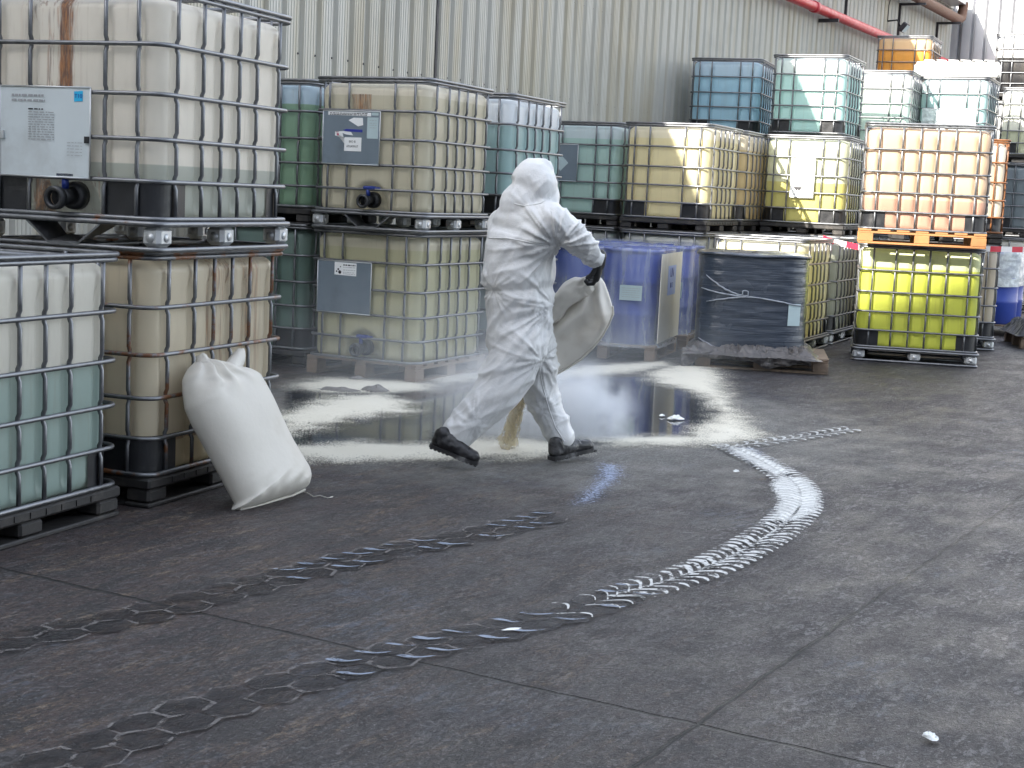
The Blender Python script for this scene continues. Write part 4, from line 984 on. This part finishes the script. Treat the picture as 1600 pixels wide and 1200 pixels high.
me = pillow_bag(ho, ((850, 560), (905, 495)), hproj, Vector((0, -1, 0)), .085, 'sack_body', M['bagcream'], fold=hfold, back=.9, ex=2.2); me.transform(mh); link('sack_body', me, hs)
# loose white flap rolled along the top edge
fl_ = [(846, 497), (855, 482), (868, 470), (884, 455), (900, 444), (912, 437), (922, 432)]
P = [hproj(u, v+8)+Vector((0, -.075, 0)) for u, v in dense(fl_, 8)]; m = MB(); nn = len(P); m.tube(P, [.044+.028*sin(pi*min(1, i/nn*1.2)) for i in range(nn)], 40)
def crinkle(q):
    q = Vector(q); n = Vector((noise.noise(q*11), noise.noise(q*11+Vector((3, 7, 1))), noise.noise(q*11+Vector((8, 2, 5))))); n2 = ridge(Vector((q.x*9+q.z*9, q.z*34-q.x*26, q.y*20)))
    return tuple(q+n*.020+Vector((0, -1, .5))*.010*n2)
m.v = [crinkle(q) for q in m.v]; me = m.mesh('folded_flap', M['bagwhite']); me.transform(mh); link('folded_flap', me, hs)
m = MB(); P = [hproj(u, v)+Vector((0, -.012, 0)) for u, v in dense([(957, 478), (958, 490), (951, 507), (941, 525), (926, 544), (907, 562), (887, 575), (868, 585)], 5)]; m.tube(P, .006, 7); me = m.mesh('side_seam', M['bagcream']); me.transform(mh); link('side_seam', me, hs)
# ---------------------------------------------------------------- ground
def ground_mat():
    t = NT('stained_asphalt'); c = t.co(); x, y, z = t.sep(c)[:3]
    dv = (G(700, 800)-G(150, 945)).xy; ang = math.atan2(dv[1], dv[0])
    st0 = t.map(c, (1, 1, 1), (0, 0, -ang)); st = t.map(st0, (.55, 2.2, 1)); sk2 = t.map(st0, (1, 2.4, 1))
    big = t.noise(c, .45, 5, .6); med = t.noise(c, 2.2, 6, .65); fine = t.noise(sk2, 34, 6, .78); grain = t.noise(c, 150, 3, .7)
    s1 = t.noise(st, 3.2, 8, .78, .3); s2 = t.noise(sk2, 9, 8, .80, .3)
    col = t.mix(t.ramp(med, .3, .7), (.019, .0165, .0185), (.041, .036, .039))
    col = t.mix(t.ramp(big, .38, .66, 0, .6), col, (.030, .029, .034))
    lft = t.ramp(t.math('ADD', x, t.math('MULTIPLY', med, 1.5)), 2.6, -.6)
    red = t.ramp(t.math('ADD', x, t.math('MULTIPLY', big, 1.5)), .9, -.9, 0, .8); col = t.mix(red, col, (.040, .021, .020))
    br = t.math('MULTIPLY', t.ramp(s1, .44, .56), lft); col = t.mix(t.math('MULTIPLY', br, .6), col, (.075, .046, .031))
    tan = t.math('MULTIPLY', t.ramp(s1, .515, .575), t.ramp(s2, .50, .56)); col = t.mix(t.math('MULTIPLY', t.math('MULTIPLY', tan, lft), .85), col, (.175, .128, .085))
    pat = t.ramp(t.noise(c, 1.1, 5, .65), .42, .62); rgt = t.ramp(x, .0, 1.4, .45, 1.0)
    # worn pale skin broken into flakes, dark pits, grit
    f1 = t.noise(sk2, 13, 7, .72, .6); f2 = t.noise(t.map(sk2, (1, 1, 1), (0, 0, 0), (3, 5, 1)), 24, 5, .72, .4); f3 = t.noise(c, 64, 3, .7)
    m1 = t.ramp(t.noise(sk2, 1.7, 5, .7), .42, .60, .12, 1)
    wn = t.math('MULTIPLY', t.math('MULTIPLY', t.ramp(f1, .515, .56), m1), rgt); dm_ = t.ramp(t.noise(t.map(sk2, (1, 1, 1), (0, 0, 0), (9, 2, 1)), 3.2, 7, .74, .5), .50, .44, 0, .75); col = t.mix(dm_, col, (.008, .007, .009)); col = t.mix(t.math('MULTIPLY', wn, .85), col, (.155, .150, .158))
    col = t.mix(t.math('MULTIPLY', t.ramp(f3, .575, .62), .62), col, (.155, .150, .155))
    col = t.mix(t.ramp(f2, .470, .435, 0, .85), col, (.008, .007, .009))
    col = t.mix(t.ramp(f3, .44, .40, 0, .6), col, (.010, .009, .010))
    cr = t.ramp(t.math('ABSOLUTE', t.math('SUBTRACT', t.noise(sk2, 5, 9, .82, .5), .5)), .001, .012, .85, 0); col = t.mix(cr, col, (.007, .006, .008))
    yl = t.math('MULTIPLY', t.ramp(t.noise(c, 1.7, 4), .66, .74), t.ramp(s2, .45, .6)); col = t.mix(t.math('MULTIPLY', yl, .6), col, (.20, .13, .06))
    bl = t.math('MULTIPLY', t.ramp(t.noise(t.map(c, (1, 1, 1), (0, 0, 0), (7, 3, 1)), 1.3, 5), .56, .68), t.ramp(s2, .48, .6)); col = t.mix(t.math('MULTIPLY', bl, .22), col, (.14, .19, .27))
    # thin dust film round the spill
    dx = t.math('DIVIDE', t.math('SUBTRACT', x, .1), 2.6); dy = t.math('DIVIDE', t.math('SUBTRACT', y, 10.3), 2.6)
    rr = t.math('ADD', t.math('MULTIPLY', dx, dx), t.math('MULTIPLY', dy, dy))
    du = t.math('MULTIPLY', t.ramp(t.math('ADD', rr, t.math('MULTIPLY', t.math('SUBTRACT', med, .5), 1.6)), 1.25, .2), t.ramp(fine, .36, .6, .15, .55))
    col = t.mix(du, col, (.28, .28, .255))
    # expansion joints
    jn = None; hgt = t.math('ADD', t.math('MULTIPLY', t.math('ADD', f1, f2), .8), t.math('ADD', t.math('MULTIPLY', s1, .5), t.math('MULTIPLY', grain, .25)))
    wv = t.math('MULTIPLY', t.math('SUBTRACT', t.noise(c, 5, 4), .5), .035)
    for p, q, w in ((G(0, 888), G(1390, 1200), .0075), (G(1600, 773), G(990, 1200), .0065), (G(1500, 745), G(1640, 760), .0)):
        if w == 0: continue
        d = (q-p).xy.normalized(); n = Vector((-d.y, d.x)); k = n.dot(p.xy)
        e = t.math('ABSOLUTE', t.math('ADD', t.math('SUBTRACT', t.math('ADD', t.math('MULTIPLY', x, n.x), t.math('MULTIPLY', y, n.y)), k), wv))
        f = t.ramp(e, w*.7, w*1.5, 1, 0); jn = f if jn is None else t.math('MAXIMUM', jn, f)
    col = t.mix(jn, col, (.002, .002, .002)); hgt = t.math('SUBTRACT', hgt, t.math('MULTIPLY', jn, 1.5))
    ro = t.ramp(t.math('ADD', t.math('MULTIPLY', s1, .5), t.math('MULTIPLY', med, .5)), .35, .65, .38, .72)
    t.bsdf(col, ro, 0, t.bump(hgt, .9, .02), Specular_IOR_Level=.5); return t.m
m = MB(); gx = [-120, -20, 0, 20, 120]; gy = [-120, -20, 10, 45, 150]
vs = [(a, b, 0) for b in gy for a in gx]; m.add(vs, [(j*5+i, j*5+i+1, j*5+i+6, j*5+i+5) for j in range(4) for i in range(4)])
tag(link('ground', m.mesh('ground', ground_mat())), kind='structure')
def sdist(P, poly):
    """signed distance, positive inside, P: N x 2"""
    poly = np.array(poly); n = len(poly); d = np.full(len(P), 1e9); ins = np.zeros(len(P), bool)
    for i in range(n):
        a, b = poly[i], poly[(i+1) % n]; e = b-a; w = P-a; t = np.clip((w@e)/(e@e), 0, 1); d = np.minimum(d, np.hypot(*(w-t[:, None]*e).T))
        c = ((a[1] > P[:, 1]) != (b[1] > P[:, 1])) & (P[:, 0] < (b[0]-a[0])*(P[:, 1]-a[1])/(b[1]-a[1]+1e-12)+a[0]); ins ^= c
    return np.where(ins, d, -d)
def decal(name, polys, margin, step, z, mat, extra=None):
    W2_ = [np.array([tuple(G(u, v).xy) for u, v in q]) for q in polys]; A = np.concatenate(W2_); lo, hi = A.min(0)-margin-step, A.max(0)+margin+step
    xs = np.arange(lo[0], hi[0], step); ys = np.arange(lo[1], hi[1], step); X, Y = np.meshgrid(xs, ys); P = np.c_[X.ravel(), Y.ravel()]
    sd_ = np.full(len(P), -9.)
    for q in W2_: sd_ = np.maximum(sd_, sdist(P, q))
    zz = np.full(len(P), z) + (np.clip(sd_, 0, .3)*.04 if extra else 0)
    nx = len(xs); ok = sd_ > -margin; k = np.arange(len(P)).reshape(len(ys), nx)
    q = np.c_[k[:-1, :-1].ravel(), k[:-1, 1:].ravel(), k[1:, 1:].ravel(), k[1:, :-1].ravel()]; q = q[ok[q].all(1)]
    used = np.unique(q); rm = np.full(len(P), -1); rm[used] = np.arange(len(used))
    me = bpy.data.meshes.new(name); me.from_pydata(np.c_[P[used], zz[used]].tolist(), [], rm[q].tolist()); me.materials.append(mat)
    a = me.attributes.new('edge', 'FLOAT', 'POINT'); a.data.foreach_set('value', sd_[used].astype(np.float32)); me.update()
    return link(name, me)
def decal_mat(name, col1, col2, rough, w0, w1, scale=7, amp=.22, grains=True, film_=.0, spec=.5, bumpy=.2, stretch=(1, 1, 1)):
    t = NT(name); c = t.co(); e = t.attr('edge', 'GEOMETRY').outputs['Fac']; n = t.noise(t.map(c, stretch), scale, 6, .62); g = t.noise(c, 95, 3, .75); n2 = t.noise(c, 3, 4)
    f = t.math('ADD', e, t.math('MULTIPLY', t.math('SUBTRACT', n, .5), amp*2))
    if grains: f = t.math('ADD', f, t.math('MULTIPLY', t.math('SUBTRACT', g, .5), grains*1.1))
    a = t.ramp(f, w0, w1)
    if film_: a = t.math('MAXIMUM', a, t.math('MULTIPLY', t.ramp(e, -.3, .3), t.ramp(n, .3, .7, film_*.4, film_)))
    p = t.bsdf(t.mix(n2, col1, col2), rough, 0, t.bump(t.math('ADD', g, n), bumpy, .01), out=False, Specular_IOR_Level=spec)
    tr = t.n('BsdfTransparent'); mx = t.n('MixShader'); t.l(a, mx.inputs[0]); t.l(tr.outputs[0], mx.inputs[1]); t.l(p, mx.inputs[2]); t.l(mx.outputs[0], t.out.inputs[0]); return t.m
water = decal_mat('puddle_water', (.010, .012, .018), (.022, .024, .030), .035, -.04, .04, 3, .14, False, spec=.9, bumpy=.012)
pud = decal('puddle', [[(452, 612), (560, 598), (700, 592), (830, 588), (1010, 590), (1090, 600), (1125, 625), (1105, 660), (1085, 682), (960, 692), (800, 696), (640, 698), (520, 700), (445, 702)]], .15, .05, .004, water); tag(pud, kind='structure')
powder = decal_mat('pale_powder', (.60, .57, .47), (.70, .67, .58), .9, -.03, .03, 5, .19, 1., .10)
pol = [[(462, 604), (500, 592), (600, 596), (686, 602), (665, 612), (560, 616), (480, 612)],
       [(436, 650), (470, 640), (520, 622), (590, 618), (640, 630), (634, 645), (560, 653), (500, 668), (436, 684)],
       [(436, 700), (560, 693), (680, 697), (760, 690), (850, 690), (900, 696), (760, 712), (640, 722), (520, 722), (436, 722)],
       [(860, 582), (930, 572), (1040, 566), (1050, 574), (980, 583), (880, 592)],
       [(690, 694), (730, 688), (800, 686), (850, 690), (905, 698), (880, 712), (800, 718), (720, 716)], [(660, 592), (720, 585), (760, 584), (750, 594), (700, 600)],
       [(920, 688), (1010, 684), (1085, 684), (1092, 668), (1120, 660), (1125, 640), (1105, 622), (1075, 610), (1030, 600), (1015, 586), (1040, 575), (1078, 571), (1112, 575), (1122, 588), (1128, 610), (1142, 640), (1165, 665), (1190, 684), (1150, 694), (1060, 698), (960, 698)]]
pw = decal('spilled_powder', pol, .22, .035, .009, powder, True); tag(pw, kind='stuff')
# ---- tyre tracks: prints left by the tread blocks
def path_pts(px, step):
    P = [G(u, v) for u, v in px]; out = []; Q = []
    for i in range(len(P)-1):
        p0, p1, p2, p3 = P[max(0, i-1)], P[i], P[i+1], P[min(len(P)-1, i+2)]
        for k in range(24):
            t = k/24; Q.append(.5*((2*p1)+(p2-p0)*t+(2*p0-5*p1+4*p2-p3)*t*t+(-p0+3*p1-3*p2+p3)*t**3))
    Q.append(P[-1]); L = [0]
    for a, b in zip(Q, Q[1:]): L.append(L[-1]+(b-a).length)
    s = 0
    while s < L[-1]:
        i = max(k for k in range(len(L)) if L[k] <= s); i = min(i, len(Q)-2); d = (Q[i+1]-Q[i]).normalized()
        out.append((Q[i]+d*(s-L[i]), d, s/L[-1])); s += step
    return out
def print_mat(name, col, rough, lo, hi, spec=.5, sc=30, op=1.):
    t = NT(name); c = t.co(); n = t.noise(c, sc, 5, .7); 
    p = t.bsdf(t.mix(n, tuple(x*.8 for x in col), col), rough, 0, out=False, Specular_IOR_Level=spec); tr = t.n('BsdfTransparent'); mx = t.n('MixShader')
    t.l(t.ramp(n, lo, hi, 0, op), mx.inputs[0]); t.l(tr.outputs[0], mx.inputs[1]); t.l(p, mx.inputs[2]); t.l(mx.outputs[0], t.out.inputs[0]); return t.m
def block(cx_, d, n, pts, z, m):
    m.poly([cx_+d*a+n*b+Vector((0, 0, z)) for a, b in pts], (0, 0, .0012)) if False else m.add([cx_+d*a+n*b+Vector((0, 0, z)) for a, b in pts], [tuple(range(len(pts)))])
def track_strokes(name, px, mat, w=.14, step=.068, keep=(0, 1), fill=1.0, z=.013, jit=.2, seed=1, fade=None):
    rn = random.Random(seed); m = MB()
    for p, d, t in path_pts(px, step):
        if not keep[0] <= t <= keep[1]: continue
        n = Vector((-d.y, d.x, 0)); f = fill*(fade(t) if fade else 1)
        for s in (-1, 1):
            if rn.random() > f*1.6: continue
            lw = step*.20*rn.uniform(1-jit, 1+jit)*min(1.4, f); o = step*.5*(s > 0); pts = []
            K = 8
            for k in range(K+1):
                u = k/K; b = s*(w*(.98-1.04*u)); a = o+.05*sin(u*pi*1.0)*1.0+.045*u*s*0+.03*cos(u*pi); wd = lw*(.40+.75*sin(pi*min(1, u*1.25+.05))+1.1*u**3)*rn.uniform(.85, 1.1); pts.append((a, b, wd))
            poly = [(a+wd, b) for a, b, wd in pts]+[(a-wd, b) for a, b, wd in reversed(pts)]
            if s < 0: poly.reverse()
            block(p, d, n, poly, z, m)
    for i in range(len(m.f)):
        pass
    me = m.mesh(name, mat); return tag(link(name, me), kind='structure')
def track_hooks(name, px, mat, keep=(0, 1), fill=.7, seed=1, z=.012, step=.125):
    rn = random.Random(seed); m = MB()
    for p, d, t in path_pts(px, step):
        if not keep[0] <= t <= keep[1]: continue
        n = Vector((-d.y, d.x, 0))
        for q, b in enumerate((-.062, .058)):
            if rn.random() > fill: continue
            k = rn.uniform(.7, 1.15); o = step*.5*q+rn.uniform(-.01, .01); L = rn.uniform(.55, 1.1)
            C = [(0, .040), (.010, .030), (.020, .012), (.030, -.008), (.050*L, -.024), (.075*L, -.034), (.100*L, -.040)]; Wd_ = [.002, .012*k, .015*k, .010*k, .006, .005*rn.uniform(.8, 1.5), .001]
            up, dn = [], []
            for i, ((a, c), w) in enumerate(zip(C, Wd_)):
                a1, c1 = C[min(i+1, 6)]; a0, c0 = C[max(i-1, 0)]; e = Vector((-(c1-c0), a1-a0)).normalized()*w*rn.uniform(.75, 1.15); up.append((o+a+e.x, b+c+e.y)); dn.append((o+a-e.x, b+c-e.y))
            for i in range(6): block(p, d, n, [dn[i], dn[i+1], up[i+1], up[i]], z, m)
    return tag(link(name, m.mesh(name, mat)), kind='structure')
def track_hex(name, px, mat, mat2, keep=(0, 1), z=.007, seed=1, w=.084, r=.070):
    rn = random.Random(seed); m = MB(); o2 = MB()
    for k, (p, d, t) in enumerate(path_pts(px, 2*w)):
        if not keep[0] <= t <= keep[1]: continue
        n = Vector((-d.y, d.x, 0))
        for q, b in enumerate((-.75*r, .75*r)):
            o = w*q; j = [rn.uniform(-.006, .006) for _ in range(12)]; H6 = [(0, -r), (w, -r/2), (w, r/2), (0, r), (-w, r/2), (-w, -r/2)]
            A = [(o+a*.93+j[i], b+c*.93+j[i+6]) for i, (a, c) in enumerate(H6)]; block(p, d, n, A, z, m)
            for i in range(6):
                if rn.random() < .35: continue
                (a0, c0), (a1, c1) = H6[i], H6[(i+1) % 6]; e = Vector((a1-a0, c1-c0)); e = Vector((-e.y, e.x)).normalized()*rn.uniform(.003, .007)
                block(p, d, n, [(o+a0-e.x+j[i], b+c0-e.y), (o+a1-e.x, b+c1-e.y+j[i+6]), (o+a1+e.x, b+c1+e.y+j[i+6]), (o+a0+e.x+j[i], b+c0+e.y)], z+.002+.0002*(i % 2), o2)
    tag(link(name, m.mesh(name, mat)), kind='structure'); return tag(link(name+'_outline', o2.mesh(name, mat2)), kind='structure')
hexm = print_mat('dark_tread_print', (.016, .014, .016), .5, .30, .60, sc=9, op=.66)
outm = print_mat('pale_tread_outline', (.15, .14, .135), .7, .42, .56, .5, 16, .8); wetm = print_mat('wet_tread_print', (.24, .29, .38), .25, .34, .50, .9, 14); whm = print_mat('white_tread_print', (.58, .59, .58), .8, .40, .52, .5, 26); blm = print_mat('bluish_film_print', (.26, .34, .50), .25, .42, .60, .8, 18)
tA = [(-60, 1022), (0, 1006), (140, 980), (280, 948), (420, 910), (520, 884), (640, 858), (760, 834), (860, 808)]
tB = [(60, 1215), (160, 1170), (300, 1118), (460, 1070), (600, 1030), (720, 1000), (840, 972), (940, 944), (985, 928)]
tC = [(960, 934), (1040, 912), (1120, 884), (1200, 840), (1246, 800), (1248, 768), (1225, 745), (1180, 718), (1140, 700)]
track_hex('tyre_track', tA, hexm, outm, seed=3); track_hex('tyre_track', tB, hexm, outm, keep=(0, .70), seed=5); track_hex('tyre_track', tB, hexm, hexm, keep=(.70, 1), seed=7)
track_hooks('tyre_track_wet', tA, wetm, keep=(.44, 1), fill=.75, seed=4); track_hooks('tyre_track_wet', tB, wetm, keep=(.34, 1), fill=.7, seed=6)
track_strokes('tyre_track_white', tC, whm, w=.12, step=.072, fill=1.2, jit=.45, seed=8, fade=lambda t: .45+4*t if t < .14 else 1)
track_strokes('tyre_track_white', [(880, 962), (920, 950), (975, 932)], whm, w=.11, step=.085, fill=.35, jit=.5, seed=18)
w2 = decal('tyre_track_powder', [[(1218, 747), (1255, 750), (1278, 772), (1277, 800), (1246, 816), (1208, 816), (1220, 788), (1208, 760)], [(1140, 700), (1165, 704), (1195, 718), (1236, 740), (1212, 745), (1180, 728), (1150, 712)]], .08, .02, .011, decal_mat('track_powder', (.62, .64, .64), (.72, .73, .70), .85, -.02, .02, 16, .05, .15, 0, stretch=(1, 3, 1))); tag(w2, kind='structure')
track_strokes('tyre_track_faint', [(1130, 702), (1190, 694), (1260, 684), (1330, 672)], whm, w=.10, step=.10, fill=.8, seed=9)
w3 = decal('bluish_film', [[(940, 724), (966, 728), (972, 745), (950, 762), (925, 785), (900, 790), (915, 770), (935, 750)]], .10, .02, .006, decal_mat('film_stain', (.16, .22, .38), (.30, .36, .50), .3, .0, .05, 20, .10, .4, 0, spec=.8, stretch=(1, 3, 1))); tag(w3, kind='structure')
w3 = decal('bluish_film', [[(1130, 700), (1160, 718), (1210, 740), (1236, 748), (1180, 700)]], .08, .02, .0065, decal_mat('film_stain_thin', (.14, .20, .36), (.26, .32, .46), .3, .02, .06, 24, .10, .4, 0, spec=.8, stretch=(1, 3, 1))); tag(w3, kind='structure')
# ---- litter
def scrap(u, v, sx, sy, h, label, mat, seed, name='paper_scrap', cat='scrap'):
    rn = random.Random(seed); n = 12; m = MB(); vs = []
    for r in range(5):
        for k in range(n):
            a = 2*pi*k/n; q = 1-r/5; rr = q*(1+.22*rn.uniform(-1, 1)); vs.append((cos(a)*sx*rr, sin(a)*sy*rr, h*(1-q)+h*.55*rn.random()*(r > 0)))
    vs.append((0, 0, h)); fs = [(r*n+k, r*n+(k+1) % n, (r+1)*n+(k+1) % n, (r+1)*n+k) for r in range(4) for k in range(n)]+[(4*n+k, 4*n+(k+1) % n, 5*n) for k in range(n)]+[tuple(reversed(range(n)))]
    m.add(vs, fs); p = G(u, v); o = link(name, m.mesh(name, mat), None, (p.x, p.y, .012), rn.uniform(0, 3)); return tag(o, label, cat)
scrap(1453, 1158, .028, .020, .012, 'small white paper scrap on the asphalt at the lower right', M['paper'], 3)
scrap(1056, 657, .06, .04, .022, 'crumpled white rag lying in the powder on the right of the puddle', M['paper'], 5, 'rag', 'rag')
scrap(1034, 652, .03, .02, .010, 'tiny white crumb of bag beside the crumpled rag', M['paper'], 6, 'bag_crumb')
dl = simple('dusty_dark_rag', (.16, .15, .14), .8, 0, .5, 30, .5)
def lump(u, v, sx, sy, h, label, seed, name):
    def f(x, y):
        r = (x/sx)**2+(y/sy)**2+.5*noise.noise(Vector((x*18, y*18, seed))); return h*max(0, 1-r)**.6 if r < 1 else 0
    p = G(u, v); o = heap(name, -sx*1.3, sx*1.3, -sy*1.3, sy*1.3, f, dl, 44, 44, 14, .018); o.location = (p.x, p.y, .010); tag(o, label, name)
lump(586, 613, .10, .07, .035, 'dusty grey lump lying on the powder left of the worker', 7, 'lump')
lump(530, 612, .16, .06, .018, 'flat torn rag on the powder between the two left stacks', 8, 'rag')
lump(556, 594, .06, .04, .02, 'small dark lump close to the wooden pallet of the beige tank', 9, 'lump')
scrap(800, 988, .035, .012, .003, 'thin pale crumb on the far tyre track in the foreground', M['paper'], 10, 'bag_crumb')
scrap(1150, 740, .02, .012, .01, 'tiny white crumb between the tyre tracks', M['paper'], 11, 'bag_crumb')
# ---------------------------------------------------------------- powder stream and dust
def vol(name, centre, rad_, dens, col, sc, thr, mat=None, z0=None):
    t = NT(name+'_volume'); c = t.co(); n = t.noise(c, sc, 3, .6, .4)
    ln = t.n('VectorMath', operation='LENGTH'); t.l(c, ln.inputs[0]); fall = t.ramp(ln.outputs['Value'], 1.0, .15)
    d = t.math('MULTIPLY', t.math('MULTIPLY', t.ramp(n, thr[0], thr[1], thr[2], 1), fall), dens)
    p = t.n('VolumePrincipled'); p.inputs['Color'].default_value = (*col, 1); t.l(d, p.inputs['Density']); p.inputs['Anisotropy'].default_value = .2
    t.l(p.outputs[0], t.out.inputs['Volume'])
    b = bmesh.new(); bmesh.ops.create_icosphere(b, subdivisions=3, radius=1)
    for v in b.verts:
        if v.co.z < (z0 if z0 is not None else -2): v.co.z = z0
    me = bpy.data.meshes.new(name); b.to_mesh(me); b.free(); me.materials.append(t.m)
    o = link(name, me, None, centre); o.scale = rad_; tag(o, kind='stuff'); return o
vol('dust_cloud', G(898, 690)+Vector((0, .12, .16)), (.46, .40, .40), 13.0, (.93, .96, 1.0), 2.6, (.34, .66, .0), z0=-.45)
vol('dust_cloud', G(800, 690)+Vector((0, .1, .22)), (.66, .50, .48), 6.0, (.95, .96, .97), 2.6, (.34, .66, .1), z0=-.45)
vol('dust_haze', Vector((-.2, 10.7, .36)), (2.1, 2.9, .75), .17, (.90, .95, 1.0), 2.0, (.30, .66, .15), z0=-.42)
a, b_ = W(820, 604, 8.70), G(792, 694, .04)+Vector((0, 0, 0)); m = MB(); 
P = [a.lerp(b_, k/12) for k in range(13)]; 
def stream_mat():
    t = NT('falling_powder'); c = t.co(); n = t.noise(t.map(c, (1, 1, .16)), 34, 5, .65, .3); g = t.noise(c, 160, 2)
    lw = t.n('LayerWeight'); lw.inputs[0].default_value = .5; ed = t.ramp(lw.outputs['Facing'], .35, .95, .20, -.25)
    a = t.ramp(t.math('ADD', t.math('ADD', n, ed), t.math('MULTIPLY', t.math('SUBTRACT', g, .5), .35)), .54, .78, 0, .7)
    p = t.bsdf((.60, .52, .35), .95, out=False); tr = t.n('BsdfTransparent'); mx = t.n('MixShader'); t.l(a, mx.inputs[0]); t.l(tr.outputs[0], mx.inputs[1]); t.l(p, mx.inputs[2]); t.l(mx.outputs[0], t.out.inputs[0]); return t.m
m.tube(P, [.040+.030*(k/12)**1.5+.004*sin(k*2.3) for k in range(13)], 20); m.tube([p+Vector((.004, .01, 0)) for p in P], [.026+.018*(k/12)**1.5 for k in range(13)], 16); o = link('powder_stream', m.mesh('powder_stream', stream_mat())); tag(o, kind='stuff')
bpy.context.view_layer.update()
